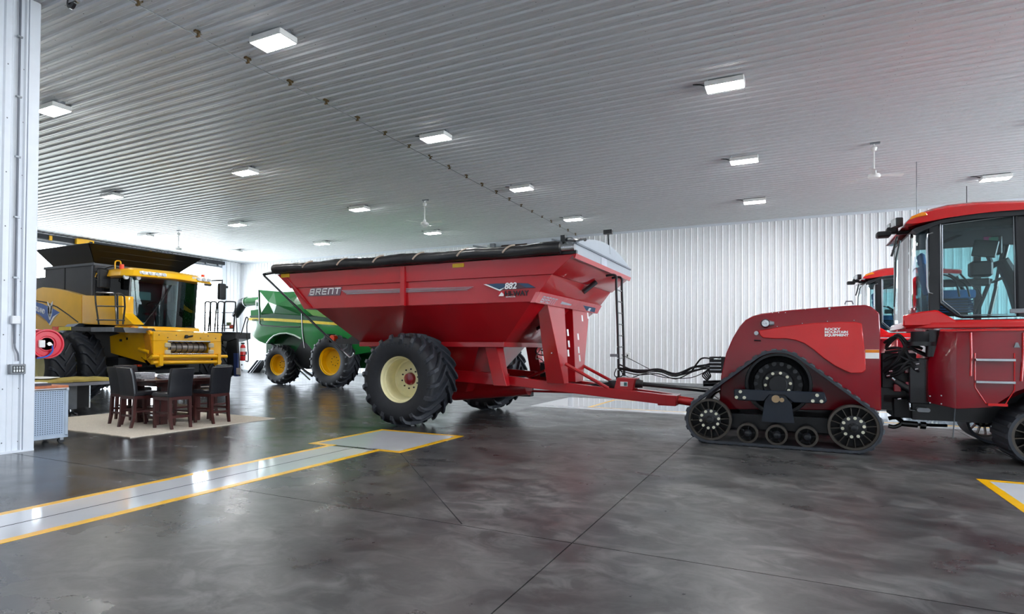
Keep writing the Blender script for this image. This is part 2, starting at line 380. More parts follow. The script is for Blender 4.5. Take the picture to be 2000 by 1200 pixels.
MB().cyl((DX0, YB-.25, 6.55), (DX1, YB-.25, 6.55), .02, n=10).build('torsion_shaft', GREYM, d1)
for x0 in (DX0+.5, DX0+2.55): MB().cyl((x0, YB-.25, 6.55), (x0+1.35, YB-.25, 6.55), .075, n=12).build('torsion_spring', mat('oiled_spring', '3A2A22', .5, metal=.5), d1)
# lifting gear along the head of the left doorway
d2 = MB().box(XL+.02, XL+.22, 13.0, LD[1]+.05, 6.56, 6.76).build('door_2', mat('dark_beam', '23262C', .45)); tag(d2, kind='structure')
MB().box(XL+.05, XL+.3, 13.0, LD[1]-.2, 6.36, 6.44).build('door_bottom_rail', mat('mid_steel', '676C73', .4, metal=.4), d2)
my0, my1 = AX(150, 470, XL+.4).y, AX(184, 476, XL+.4).y
MB().box(XL+.2, XL+.42, my0, my1, 6.5, 6.78).build('lift_motor', YEL, d2, bevel=.02)
MB().box(XL+.41, XL+.43, my0+.55, my1-.08, 6.58, 6.70).build('motor_cover', BLKS, d2)
for yy in (14.9, 19.6, 21.4): MB().box(XL+.2, XL+.27, yy, yy+.12, 6.5, 6.72).build('amber_clip', YEL, d2)
for yy in (20.1, 20.7): MB().lathe([(.2,-.02),(.23,0),(.2,.02)], (XL+.3, yy, 6.62), 'X', 18).build('cable_drum', GREYM, d2)
for yy in (22.3, 23.0, 23.8): MB().box(XL+.05, XL+.2, yy, yy+.06, 6.4, 6.6).build('rail_hanger', GREYM, d2)
# ================================================================== ceiling fixtures
LAMP = mat('lit_diffuser', 'FFFFFF', .5, emit=LAMP_POWER, var=0)
WPLAST = mat('white_enamel', 'E8E8E6', .35, var=.03)
light_parts = {}
def ceiling_light(x, y, label):
    t = thing('ceiling_light', (x, y, ZC), label, 'ceiling light', 'high bay ceiling lights')
    if not light_parts:
        light_parts['housing'] = MB().box(x-.36, x+.36, y-.19, y+.19, ZC-.165, ZC-.06).build('housing', WPLAST, t, bevel=.012)
        light_parts['diffuser'] = MB().loft([[(x-.34, y-.178, ZC-.16), (x+.34, y-.178, ZC-.16), (x+.34, y+.178, ZC-.16), (x-.34, y+.178, ZC-.16)],
                                          [(x-.335, y-.172, ZC-.171), (x+.335, y-.172, ZC-.171), (x+.335, y+.172, ZC-.171), (x-.335, y+.172, ZC-.171)]]).build('diffuser', LAMP, t)
        light_parts['driver_box'] = MB().box(x+.1, x+.34, y-.06, y+.06, ZC-.06, ZC-.0).build('driver_box', GREYM, t)
        light_parts['bracket'] = MB().tube([(x-.34, y-.16, ZC-.1), (x-.3, y-.16, ZC-.0)], .012, 6).tube([(x-.34, y+.16, ZC-.1), (x-.3, y+.16, ZC-.0)], .012, 6).build('bracket', GREYM, t)
        light_parts['cord'] = MB().tube([(x-.36, y, ZC-.08), (x-.46, y+.01, ZC-.03), (x-.6, y, ZC-.005)], .012, 6).build('cord', BLKS, t)
    else:
        for k, o in light_parts.items(): inst(o, t, (x, y, ZC), name=k)
cols = [(-27.25, 'in the farthest left column'), (-21.05, 'above the yellow harvester'), (-14.5, 'just left of the cable line'),
        (-7.85, 'just right of the cable line'), (-1.18, 'above the near tracked tractor'), (5.45, 'in the rightmost column')]
rws = [(6.95, 'nearest the camera'), (11.88, 'second from the camera'), (16.88, 'third from the camera'), (21.75, 'closest to the back wall')]
for cx, cn in cols:
    for cy, rn in rws:
        ceiling_light(cx, cy, f'lit ceiling light {cn}, {rn}')
for cx, cn in ((-7.85, 'above the floor drain'), (-1.18, 'above the camera'), (5.45, 'above the right bay')):
    for cy, rn in ((2.0, 'just overhead, unseen, added as fill light'),): ceiling_light(cx, cy, f'lit ceiling light {cn}, {rn}')  # unseen row carried on from the grid, added as fill light
# fans
fan_parts = []
def fan(x, y, rz, label):
    t = thing('ceiling_fan', (x, y, ZC), label, 'ceiling fan', 'white three-blade ceiling fans')
    z = ZC; d = .86
    MB().box(x-.08, x+.13, y-.05, y+.05, z-.06, z).build('ceiling_bracket', GREYM, t)
    MB().lathe([(.0,-.12),(.05,-.12),(.075,-.16),(.05,-.24),(.0,-.24)], (x, y, z), 'Z', 14).build('canopy', WPLAST, t)
    MB().cyl((x, y, z), (x, y, z-d+.1), .017, n=8).build('down_rod', WPLAST, t)
    MB().lathe([(.0,.12),(.05,.12),(.055,.05),(.13,.03),(.15,-.02),(.12,-.06),(.0,-.075)], (x, y, z-d), 'Z', 20).build('motor', WPLAST, t)
    for k in range(3):
        a = rz+k*2*PI/3; R = Matrix.Rotation(a, 3, 'Z')
        pts = [(.13,-.03,.01),(.3,-.05,.014),(.66,-.075,.02),(.7,-.05,.03),(.7,.055,-.015),(.66,.07,-.012),(.3,.05,0),(.13,.03,-.005)]
        lo = [Vector((x,y,z-d)) + R @ Vector(p) for p in pts]
        MB().loft([lo, [p+Vector((0,0,.006)) for p in lo]]).build('blade', WPLAST, t)
fan(1.86, 17.12, .35, 'white ceiling fan on a down rod above the tractor cab')
fan(-11.76, 17.13, .05, 'white ceiling fan hanging over the covered grain cart')
fan(-25.1, 17.05, .0, 'white ceiling fan far left above the yellow harvester cab')
# curtain cable with its hangers
XC_ = -8.93
t = thing('ceiling_cable', (XC_, 15, ZC), 'thin steel cable with small hangers running along the ceiling to the back wall', 'cable')
MB().cyl((XC_, 4.2, ZC-.085), (XC_, YB-.3, ZC-.085), .0075, n=6).build('wire', GREYM, t)
hanger = None
for k in range(21):
    yv = 5.37+.985*k
    if yv > YB-.4: break
    if hanger is None:
        hanger = MB().box(XC_-.03, XC_+.03, yv-.06, yv+.06, ZC-.035, ZC).box(XC_-.012, XC_+.012, yv-.012, yv+.012, ZC-.1, ZC-.03).lathe([(.0,-.03),(.022,-.03),(.022,.03),(.0,.03)], (XC_, yv, ZC-.085), 'X', 8)
        hanger = hanger.build('hanger', mat('brass_hanger', '6E5A3A', .4, metal=.7), t, origin=(XC_, yv, ZC)); h0 = yv
    else: inst(hanger, t, (XC_, yv, ZC))
p = AZ(140, 3, ZC-.12)
t = thing('ceiling_hook', (p.x, p.y, ZC), 'dark pulley block with bright plate on the ceiling beside the pillar top', 'pulley')
MB().lathe([(.05,-.03),(.1,-.02),(.1,.02),(.05,.03)], (p.x, p.y, ZC-.13), 'Y', 18).build('wheel', BLK, t)
MB().box(p.x-.02, p.x+.16, p.y-.035, p.y+.035, ZC-.16, ZC-.13).build('plate', CHROME, t); MB().box(p.x-.03, p.x+.03, p.y-.03, p.y+.03, ZC-.13, ZC).build('stem', GREYM, t)
for (px, py, Yw, px2, py2, lb) in ((1790, 314, 19.18, 1793, 408, 'thin wire hanging from the ceiling beside the tractor cab fan'), (1888, 362, 22.8, 1889, 395, 'short dark cord hanging above the tractor cab roof')):
    a = AZ(px, py, ZC); b_ = AY(px2, py2+40, a.y)
    tag(MB().cyl((a.x, a.y, ZC), (a.x, a.y, b_.z), .01, n=6).build('drop_wire', GREYM if Yw < 20 else BLKS, None), lb, 'wire')

# ================================================================== things on the near pillar
cx_ = PX_-.02
t = thing('conduit', (PX_, 4.525, 1.4), 'grey conduit pipe running up the ribbed pillar with a white junction box', 'conduit')
MB().cyl((PX_+.018, 4.525, 1.62), (PX_+.018, 4.525, ZC-.05), .015, n=10).build('pipe', mat('conduit_grey', '70747E', .45, metal=.3), t)
MB().box(PX_+.001, PX_+.06, 4.47, 4.58, 1.91, 2.03).build('junction_box', mat('box_white', 'E4E6EA', .4), t, bevel=.008)
MB().tube(smooth([(PX_+.018, 4.525, 1.62), (PX_+.025, 4.53, 1.55), (PX_+.03, 4.56, 1.47), (PX_+.03, 4.57, 1.36)], 5), .013, 8).build('flexible_conduit', mat('flex_grey', '7A7E88', .5), t)
for zz in (2.6, 3.5, 4.4, 5.3, 6.2): MB().box(PX_+.001, PX_+.034, 4.49, 4.56, zz-.012, zz+.012).build('pipe_strap', GREYM, t)
t = thing('switch_box', (PX_, 4.56, 1.24), 'small grey switch box with two rows of switches on the ribbed pillar', 'switch box')
MB().box(PX_+.001, PX_+.06, 4.455, 4.655, 1.165, 1.315).build('enclosure', mat('box_grey', '83878C', .45), t, bevel=.01)
MB().box(PX_+.06, PX_+.064, 4.485, 4.63, 1.19, 1.29).build('face_plate', BLKS, t)
for r_ in range(2):
    for c_ in range(4): MB().box(PX_+.064, PX_+.074, 4.495+c_*.034, 4.515+c_*.034, 1.20+r_*.045, 1.235+r_*.045).build('switch', mat('switch_grey', 'B9BCC0', .4) if r_ else DECALW, t, bevel=.003)

# hose reel on the back of the office block
c = Vector((-10.98, 5.17, 1.62)); t = thing('hose_reel', (c.x, PYE, 1.62), 'round red hose reel with blue hose behind the white pillar', 'hose reel')
REELR = mat('reel_red', 'D31230', .3, coat=.5)
for dx in (-.16, .12): MB().lathe([(.0, dx), (.12, dx), (.13, dx+.012), (.2, dx+.012), (.215, dx+.03), (.235, dx+.03), (.24, dx+.02), (.235, dx+.0)], c, 'X', 40).build('flange', REELR, t)
MB().cyl((c.x-.16, c.y, c.z), (c.x+.12, c.y, c.z), .1, n=24).build('drum', REELR, t)
MB().cyl((c.x-.14, c.y, c.z), (c.x+.1, c.y, c.z), .165, n=28).build('hose_coil', mat('hose_blue', '2C5FC4', .45), t)
MB().cyl((c.x+.1, c.y, c.z), (c.x+.2, c.y, c.z), .03, n=12).cyl((c.x+.17, c.y, c.z), (c.x+.17, c.y+.05, c.z-.02), .022, n=10).build('swivel', CHROME, t)
MB().tube(smooth([(c.x+.17, c.y+.05, c.z-.02), (c.x+.18, c.y+.05, c.z-.12), (c.x+.17, c.y-.02, c.z-.2), (c.x+.17, c.y-.16, c.z-.23)], 6), .012, 8).build('feed_hose', MATS['hose_blue'], t)
MB().box(c.x+.12, c.x+.17, c.y-.13, c.y-.04, c.z-.06, c.z+.06).build('control_box', WPLAST, t, bevel=.01)
MB().box(c.x-.05, c.x+.02, PYE-.02, c.y, c.z-.04, c.z+.04).box(c.x-.12, c.x+.08, PYE-.02, PYE+.02, c.z-.18, c.z+.18).build('wall_bracket', GREYM, t)

# tool cart with perforated side
def peg():
    m = bpy.data.materials.new('perforated_steel'); m.use_nodes = True; nt = m.node_tree; b = nt.nodes['Principled BSDF']; L = nt.links.new
    g = nt.nodes.new('ShaderNodeTexCoord'); sp = nt.nodes.new('ShaderNodeSeparateXYZ'); L(g.outputs['Object'], sp.inputs[0])
    def fr(o):
        a = nt.nodes.new('ShaderNodeMath'); a.operation = 'MULTIPLY'; a.inputs[1].default_value = 30.; L(o, a.inputs[0])
        f = nt.nodes.new('ShaderNodeMath'); f.operation = 'FRACT'; L(a.outputs[0], f.inputs[0])
        s_ = nt.nodes.new('ShaderNodeMath'); s_.operation = 'SUBTRACT'; s_.inputs[1].default_value = .5; L(f.outputs[0], s_.inputs[0])
        q = nt.nodes.new('ShaderNodeMath'); q.operation = 'MULTIPLY'; L(s_.outputs[0], q.inputs[0]); L(s_.outputs[0], q.inputs[1]); return q.outputs[0]
    ad = nt.nodes.new('ShaderNodeMath'); ad.operation = 'ADD'; L(fr(sp.outputs['Y']), ad.inputs[0]); L(fr(sp.outputs['Z']), ad.inputs[1])
    lt = nt.nodes.new('ShaderNodeMath'); lt.operation = 'LESS_THAN'; lt.inputs[1].default_value = .055; L(ad.outputs[0], lt.inputs[0])
    mx = nt.nodes.new('ShaderNodeMixRGB'); mx.inputs[1].default_value = (*H('9FAFC4'), 1); mx.inputs[2].default_value = (*H('3A4454'), 1); L(lt.outputs[0], mx.inputs[0]); L(mx.outputs[0], b.inputs['Base Color'])
    b.inputs['Roughness'].default_value = .4; return m
cx0, cx1, cy0, cy1 = -11.3, -10.69, 4.86, 5.41
CARTB = mat('cart_blue_grey', 'A9B6C6', .4, coat=.2)
t = thing('tool_cart', ((cx0+cx1)/2, (cy0+cy1)/2, 0), 'blue-grey steel tool cart with perforated side beside the pillar', 'tool cart')
MB().box(cx0+.02, cx1-.01, cy0+.02, cy1-.03, .14, .86).build('body', CARTB, t)
MB().box(cx1-.012, cx1-.002, cy0+.03, cy1-.07, .16, .86).build('perforated_panel', peg(), t)
for xx in (cx0, cx1-.05):
    for yy in (cy0, cy1-.05): MB().box(xx, xx+.05, yy, yy+.05, .12, .9).build('post', CARTB, t, bevel=.006)
MB().box(cx0, cx1, cy0, cy1, .1, .14).build('base_frame', CARTB, t)
MB().box(cx0-.0, cx1+.005, cy0, cy1+.005, .86, .905).build('top_frame', mat('cart_pale', 'C7D0DA', .4), t, bevel=.006)
MB().cyl((cx1+.03, cy0+.04, .885), (cx1+.03, cy1-.04, .885), .01, n=8).box(cx1, cx1+.04, cy1-.05, cy1-.03, .87, .9).box(cx1, cx1+.04, cy0+.03, cy0+.05, .87, .9).build('push_handle', CHROME, t)
MB().box(cx0, cx1, cy0, cy1, .905, .945).build('wooden_top', mat('beech_top', 'B5673F', .5, var=.2, scale=14), t, bevel=.005)
for xx in (cx0+.08, cx1-.07):
    for yy in (cy0+.07, cy1-.07):
        MB().lathe([(.0,-.018),(.045,-.018),(.05,0),(.045,.018),(.0,.018)], (xx, yy, .05), 'X', 16).build('castor_wheel', BLKS, t)
        MB().box(xx-.03, xx+.03, yy-.025, yy+.025, .055, .1).build('castor_fork', GREYM, t)
tag(MB().box(cx0+.1, cx0+.45, cy0+.05, cy0+.38, .945, .985).build('folder', mat('dark_folder', '3A3640', .5)), 'dark folder lying on the tool cart top', 'folder')
tag(MB().box(cx0+.16, cx0+.42, cy0+.08, cy0+.34, .985, .995).build('paper_sheet', DECALW), 'white sheet lying on the dark folder on the tool cart', 'paper')

# rug, table and chairs
RUGM = mat('cream_rug', 'D5CBBB', .95, var=.12, scale=40, bump=.6)
m = MB(); n = 60; pts = []
for (ax, ay, bx, by) in ((-10.3, 6.18, -10.3, 9.3), (-10.3, 9.3, -14.4, 9.3), (-14.4, 9.3, -14.4, 6.18), (-14.4, 6.18, -10.3, 6.18)):
    for k in range(n): pts.append((ax+(bx-ax)*k/n+random.uniform(-.012, .012), ay+(by-ay)*k/n+random.uniform(-.012, .012)))
tag(m.prism_z(pts, 0.0, .014).build('rug', RUGM, origin=(-12.3, 7.7, 0)), 'large cream rug under the dark table and chairs', 'rug')
WOOD = mat('dark_cherry_wood', '43201E', .35, coat=.3, var=.25, scale=7)
LEA = mat('black_leather', '1F2025', .36, var=.15, scale=20, bump=.12, coat=.15)
tx, ty = -11.85, 7.85
t = thing('counter_table', (tx, ty, .014), 'square dark cherry counter table on the cream rug', 'table')
MB().box(tx-.68, tx+.68, ty-.68, ty+.68, .87, .925).build('table_top', WOOD, t, bevel=.01)
MB().box(tx-.6, tx+.6, ty-.6, ty+.6, .79, .87).build('apron', WOOD, t)
for sx in (-1, 1):
    for sy in (-1, 1): MB().box(tx+sx*.38-.075, tx+sx*.38+.075, ty+sy*.36-.075, ty+sy*.36+.075, .014, .8).build('leg', WOOD, t, bevel=.008)
MB().box(tx-.42, tx+.42, ty-.4, ty+.4, .3, .34).build('shelf', WOOD, t); MB().box(tx-.38, tx+.38, ty-.36, ty+.36, .1, .16).build('lower_stretcher', WOOD, t)
def chair(cx, cy, rz, label):
    t = thing('counter_chair', (cx, cy, .014), label, 'chair', 'black leather counter chairs')
    R = Matrix.Rotation(rz, 3, 'Z'); o = Vector((cx, cy, 0))
    def W(p): return o + R @ Vector(p)
    def b(name, lo, hi, m, **k): return MB().loft([[W(p) for p in lo], [W(p) for p in hi]]).build(name, m, t, **k)
    q = lambda x, y, w, d, z: [(x-w, y-d, z), (x+w, y-d, z), (x+w, y+d, z), (x-w, y+d, z)]
    for sx in (-1, 1):
        MB().loft([[W(p) for p in q(sx*.19, .23, .022, .022, .014)], [W(p) for p in q(sx*.2, .215, .026, .026, .3)], [W(p) for p in q(sx*.2, .215, .028, .028, .58)]]).build('leg', WOOD, t)
        MB().loft([[W(p) for p in q(sx*.19, -.285, .022, .022, .014)], [W(p) for p in q(sx*.2, -.245, .026, .026, .2)], [W(p) for p in q(sx*.2, -.225, .028, .028, .58)]]).build('leg', WOOD, t)
        b('stretcher', q(sx*.2, 0, .014, .21, .3), q(sx*.2, 0, .014, .21, .335), WOOD)
    b('stretcher', q(0, .215, .19, .014, .22), q(0, .215, .19, .014, .26), WOOD); b('stretcher', q(0, -.245, .19, .014, .22), q(0, -.245, .19, .014, .26), WOOD)
    b('seat_rail', q(0, 0, .225, .25, .56), q(0, 0, .225, .25, .62), WOOD)
    MB().loft([[W(p) for p in q(0, .01, .235, .26, .62)], [W(p) for p in q(0, .01, .24, .265, .66)], [W(p) for p in q(0, .01, .225, .25, .705)]]).build('seat', LEA, t, bevel=.015)
    prof = [(-.21, .62), (-.225, .8), (-.255, 1.0), (-.30, 1.17)]
    rings = []
    for y0, z0 in prof: rings.append([W(p) for p in [(-.23, y0-.045, z0), (.23, y0-.045, z0), (.235, y0, z0), (.23, y0+.03, z0), (-.23, y0+.03, z0), (-.235, y0, z0)]])
    MB().loft(rings).build('backrest', LEA, t, bevel=.012, seg=2)
chair(-10.86, 7.29, PI/2, 'black leather counter chair nearest the camera, back towards the drain')
chair(-10.9, 8.17, PI/2+.06, 'black leather counter chair at the right corner of the rug, back towards the drain')
chair(-11.62, 7.14, 0, 'black leather counter chair on the side towards the tool cart, nearer the rug edge')
chair(-12.28, 7.34, .02, 'black leather counter chair on the side towards the tool cart, half hidden behind its neighbour')
chair(-12.85, 7.75, -PI/2, 'black leather counter chair on the harvester side of the table, back to the feeder')
chair(-11.62, 8.72, PI, 'black leather counter chair at the far end, its backrest edge lit by daylight')
PAPER = mat('newsprint', 'C9C9CE', .8, var=.25, scale=45)
def paper_pile(x, y, n, w, d, rz, label, z=.925):
    t = thing('newspaper_pile', (x, y, z), label, 'newspapers', 'papers on the table')
    for k in range(n):
        R = Matrix.Rotation(rz+random.uniform(-.15, .15), 3, 'Z')
        MB().cbox((x+random.uniform(-.01, .01), y+random.uniform(-.01, .01), z+.008+k*.0165), w, d, .015, R).build('newspaper', PAPER, t, bevel=.004)
paper_pile(tx-.05, ty-.5, 8, .3, .36, .2, 'thick pile of folded newspapers on the table corner towards the tool cart')
paper_pile(tx+.2, ty-.08, 6, .3, .4, -.1, 'low pile of newspapers in the middle of the table')
paper_pile(tx+.4, ty+.42, 3, .28, .36, .05, 'thin stack of newspapers at the daylight end of the table')

# desk with a khaki cover
dx0, dx1, dy0, dy1 = -16.0, -14.85, 5.4, 8.42
t = thing('desk', ((dx0+dx1)/2, (dy0+dy1)/2, 0), 'long grey steel desk with chrome feet behind the tool cart', 'desk')
DG = mat('desk_grey', '6F757C', .45); 
MB().box(dx0, dx1, dy0, dy1, .66, .75).build('desk_top', mat('desk_top_grey', '9296A0', .35), t, bevel=.012)
MB().box(dx0+.1, dx1-.12, 6.3, 7.75, .12, .66).build('pedestal', DG, t)
MB().box(dx0+.15, dx1-.2, 7.75, 8.05, .14, .66).build('side_panel', BLKS, t); MB().box(dx1-.22, dx1-.2, 8.05, 8.08, .12, .66).build('edge_strip', CHROME, t)
MB().box(dx0+.1, dx1-.15, 5.5, 5.9, .12, .66).build('pedestal', DG, t)
for yy in (7.65, 5.7):
    MB().tube([(dx1-.2, yy, .13), (dx1-.18, yy, .05), (dx1+.05, yy+.02, .018)], .02, 8).build('foot', CHROME, t); MB().tube([(dx0+.2, yy, .13), (dx0+.18, yy, .05), (dx0-.0, yy, .018)], .02, 8).build('foot', CHROME, t)
m = MB(); rings = []
for k in range(25):
    y = dy0-.05+(dy1-dy0+.12)*k/24; s_ = .012*math.sin(k*1.9)+.008*math.sin(k*.7)
    rings.append([(dx0-.02, y, .753), (dx0-.03, y, .80+s_), (dx0+.3, y, .825+s_), (dx1-.3, y, .83-s_), (dx1+.02, y, .80+s_*.6), (dx1+.035+s_, y, .76+s_*.5), (dx1+.03, y, .752), (dx1-.02, y, .752), (dx0+.02, y, .752)])
tag(m.loft(rings).build('desk_cover', mat('khaki_canvas', 'A3924A', .8, var=.2, scale=5, bump=.4), origin=((dx0+dx1)/2, (dy0+dy1)/2, .752)), 'khaki canvas cover laid over the grey desk', 'cover')
m = MB().loft([[(dx1-.75+.02*math.sin(k*2.3), 6.1+k*.19, .855+.012*math.sin(k*1.3)), (dx1-.22+.03*math.cos(k), 6.1+k*.19, .855+.012*math.cos(k*1.7)), (dx1-.22+.03*math.cos(k), 6.1+k*.19, .867+.012*math.cos(k*1.7)), (dx1-.75+.02*math.sin(k*2.3), 6.1+k*.19, .867+.012*math.sin(k*1.3))] for k in range(8)])
tag(m.build('paper_drawing', DECALW, origin=(dx1-.5, 6.7, .83)), 'crumpled white drawing spread on the khaki desk cover', 'paper')
# boards leaning on the back wall and a small white box
for k, px in enumerate((484, 489, 494)):
    a = AY(px, 722, YB-.7)
    tag(MB().loft([[(a.x-.02, YB-.75, .0), (a.x+.02, YB-.75, 0), (a.x+.02, YB-.2, 0), (a.x-.02, YB-.2, .0)], [(a.x+.5, YB-.5, .75), (a.x+.54, YB-.5, .75), (a.x+.54, YB-.06, .75), (a.x+.5, YB-.06, .75)]]).build('leaning_board', BLKS if k % 2 == 0 else DECALG, origin=(a.x, YB-.4, 0)),
        ('dark board leaning at the back wall, leftmost of three', 'grey board leaning at the back wall, between two dark boards', 'dark board leaning at the back wall, next to the green harvester tyre')[k], 'board', 'boards leaning at the back wall')
a = AY(1226, 695, YB-.05)
t = thing('wall_outlet', (a.x, YB-.05, a.z), 'small white outlet box on the ribbed back wall behind the ladder', 'outlet box')
MB().box(a.x-.12, a.x+.12, YB-.1, YB-.02, a.z-.14, a.z+.14).build('cover', WPLAST, t, bevel=.01); MB().box(a.x-.03, a.x+.03, YB-.11, YB-.1, a.z-.05, a.z+.05).build('socket', BLKS, t)
# ================================================================== wheels
def tyre(parent, c, R, W, Rr, lugs, lugA=.42, lugH=.05, lugW=.07, phase=0., m=None, sep=True, phase_side=.5, sgn=1):
    c = Vector(c); m = m or RUB
    b = R-lugH
    half = [(Rr, .40), (Rr+.015, .44), (Rr+.04, .455), (Rr+(b-Rr)*.35, .495), (Rr+(b-Rr)*.62, .505), (b-.09, .495), (b-.035, .465), (b-.012, .41), (b-.003, .25), (b, .0)]
    prof = [(r, y*W) for r, y in half]+[(r, -y*W) for r, y in half[::-1][1:]]
    t = MB().lathe([(r, y) for r, y in prof], (0, 0, 0), 'Y', 56); t.v = [v+c for v in t.v]
    t = t.build('tyre', m, parent, origin=c, ang=50)
    protos = []
    for s in (-1, 1):
        st = [(0., b, .0), (.12, b, .10), (.25, b, .26), (.36, b-.004, .40), (.45, b-.025, .455), (.487, b-.07, .49), (.497, b-.13, .5)]
        L = MB(); rings = []
        for k, (yy, rb, fr) in enumerate(st):
            ang = lugA*(fr/.5)**.85*sgn; hh = lugH*(1 if k < 5 else (.75 if k == 5 else .25)); out = 1 if k < 4 else (.75 if k == 4 else .35)
            y = s*yy*W; w_ = lugW*(.8 if k == 0 else 1)
            def pt(da, r, dy): a = ang+da/r; return Vector((r*math.sin(a), y+dy, r*math.cos(a)))
            ro = rb+hh*out; dy = s*hh*(1-out)*.8
            rings.append([pt(-w_*.62, rb-.01, 0), pt(-w_*.42, ro, dy), pt(w_*.42, ro, dy), pt(w_*.62, rb-.01, 0)])
        L.loft(rings); protos.append(L)
    if sep:
        for i, L in enumerate(protos):
            first = None
            for k in range(lugs):
                a = 2*PI*(k+(phase_side if i else 0)+phase)/lugs
                if first is None:
                    me = bpy.data.meshes.new('lug'); bm = bmesh.new(); vs = [bm.verts.new(v) for v in L.v]
                    for f in L.f: bm.faces.new([vs[q] for q in f])
                    bmesh.ops.recalc_face_normals(bm, faces=bm.faces); bm.to_mesh(me); bm.free(); me.materials.append(LUGM); first = me
                o = bpy.data.objects.new('lug', first); reg(o, t, c); o.rotation_euler = (0, a, 0)
    else:
        m2 = MB()
        for i, L in enumerate(protos):
            for k in range(lugs):
                R3 = Matrix.Rotation(2*PI*(k+(phase_side if i else 0)+phase)/lugs, 3, 'Y'); m2.add([c+R3 @ v for v in L.v], L.f)
        tag(m2.build('tyre_lugs', LUGM, t, origin=c), kind='stuff')
    return t
def rim(parent, c, Rr, W, side, m, dish=.12, hubm=None, bolts=10, hub_r=.12, bolt_r=None, hub_h=.07):
    c = Vector(c); s = side
    prof = [(Rr+.025, s*.43*W), (Rr+.03, s*.415*W), (Rr, s*.40*W), (Rr-.025, s*.36*W), (Rr-.03, s*.30*W), (Rr-.055, s*.28*W), (Rr-.06, s*(dish+.12)*W), (Rr-.075, s*dish*W), (Rr-.1, s*(dish-.02)*W), (hub_r*1.6, s*(dish+.01)*W), (.0, s*(dish+.01)*W)]
    o = MB().lathe([(r, y) for r, y in prof], c, 'Y', 40).build('rim', m, parent, ang=40)
    if hubm: MB().lathe([(hub_r, s*(dish+.005)*W), (hub_r, s*(dish*W+.02)) if False else (hub_r, s*dish*W+s*.02), (hub_r*.85, s*dish*W+s*hub_h), (hub_r*.45, s*dish*W+s*hub_h*1.25), (.0, s*dish*W+s*hub_h*1.3)], c, 'Y', 20).build('hub', hubm, o)
    br = bolt_r or hub_r*1.45
    for k in range(bolts):
        a = 2*PI*k/bolts+.2; p = c+Vector((br*math.cos(a), 0, br*math.sin(a)))
        MB().cyl(p+Vector((0, s*dish*W, 0)), p+Vector((0, s*(dish*W+.03), 0)), .017, n=6).build('bolt', BLKS, o)
    # inner barrel closes the back of the wheel
    MB().lathe([(Rr, -s*.40*W), (Rr-.05, -s*.3*W), (Rr-.08, s*(dish-.04)*W), (.0, s*(dish-.05)*W)], c, 'Y', 32).build('inner_barrel', m, o)
    return o
# ================================================================== grain cart
yc = 11.6; NY, FY = 9.68, 13.52
cart = thing('grain_cart', (-7.15, yc, 0), 'large red grain cart with a black rolled tarp and cream wheels', 'grain cart')
def ring(x0, x1, y0, y1, z): return [(x0, y0, z), (x1, y0, z), (x1, y1, z), (x0, y1, z)]
k_ = .975
XR0, XF0 = -10.72, -3.46                    # top rear / top front
ZT, ZM, ZB, ZL = 3.26, 2.93, 2.445, 1.66
fr_ = lambda a, b, t: a+(b-a)*t
# upper tub: upper band overhangs the lower band a little
MB().loft([ring(-10.33, -3.88, NY+.02, FY-.02, ZM), ring(XR0, XF0, NY-.01, FY+.01, ZT)]).build('upper_tub', RED, cart, bevel=.006)
MB().loft([ring(-9.93, -4.3, NY+.05, FY-.05, ZB), ring(-10.30, -3.91, NY+.045, FY-.045, ZM)]).build('lower_tub', RED, cart, bevel=.006)
HOP = RED
MB().loft([ring(-8.75, -5.2, 10.35, 12.85, ZL), ring(-9.6, -4.32, NY+.06, FY-.06, ZB)]).build('hopper', HOP, cart, bevel=.004)
MB().loft([ring(-7.6, -6.5, 11.1, 12.1, .62), ring(-8.72, -5.8, 10.45, 12.75, ZL-.02)]).build('sump', HOP, cart)
MB().loft([ring(-8.8, -5.15, 10.28, 12.92, ZL-.05), ring(-8.8, -5.15, 10.28, 12.92, ZL+.05)]).build('ledge', RED, cart, bevel=.004)
# front lip that carries the front lettering
MB().loft([[(-4.33, NY+.03, 2.43), (-4.24, NY+.03, 2.43), (-4.24, FY-.03, 2.43), (-4.33, FY-.03, 2.43)], [(-4.22, NY+.03, 2.62), (-4.13, NY+.03, 2.62), (-4.13, FY-.03, 2.62), (-4.22, FY-.03, 2.62)]]).build('front_lip', mat('front_lip_sheen', 'D2686C', .25, coat=.8), cart)  # cart red turned pink: sheen from the right doorway put into the colour
MB().loft([[(XF0-.03, NY, 3.19), (XF0+.005, NY, 3.19), (XF0+.005, FY, 3.19), (XF0-.03, FY, 3.19)], [(XF0-.03, NY, 3.27), (XF0+.03, NY, 3.27), (XF0+.03, FY, 3.27), (XF0-.03, FY, 3.27)]]).build('front_rim', RED, cart)
# side seams and centre rib
sidex = AY(787, 560, NY).x
MB().box(sidex-.055, sidex+.055, NY-.03, NY+.05, ZB, ZT-.02).build('side_rib', RED, cart, bevel=.006)
MB().loft([[(-10.72+.18, NY-.018, ZT-.01), (-10.72+.24, NY-.018, ZT-.01), (-10.72+.24, NY+.05, ZT-.01), (-10.72+.18, NY+.05, ZT-.01)], [(-9.72, NY+.03, ZB+.02), (-9.66, NY+.03, ZB+.02), (-9.66, NY+.07, ZB+.02), (-9.72, NY+.07, ZB+.02)]]).build('rear_seam', HOP, cart)
MB().loft([[(-8.0, NY+.075, ZB-.0), (-7.96, NY+.075, ZB), (-7.96, NY+.12, ZB), (-8.0, NY+.12, ZB)], [(-6.75, 10.3, ZL+.06), (-6.71, 10.3, ZL+.06), (-6.71, 10.36, ZL+.06), (-6.75, 10.36, ZL+.06)]]).build('hopper_seam', HOP, cart)
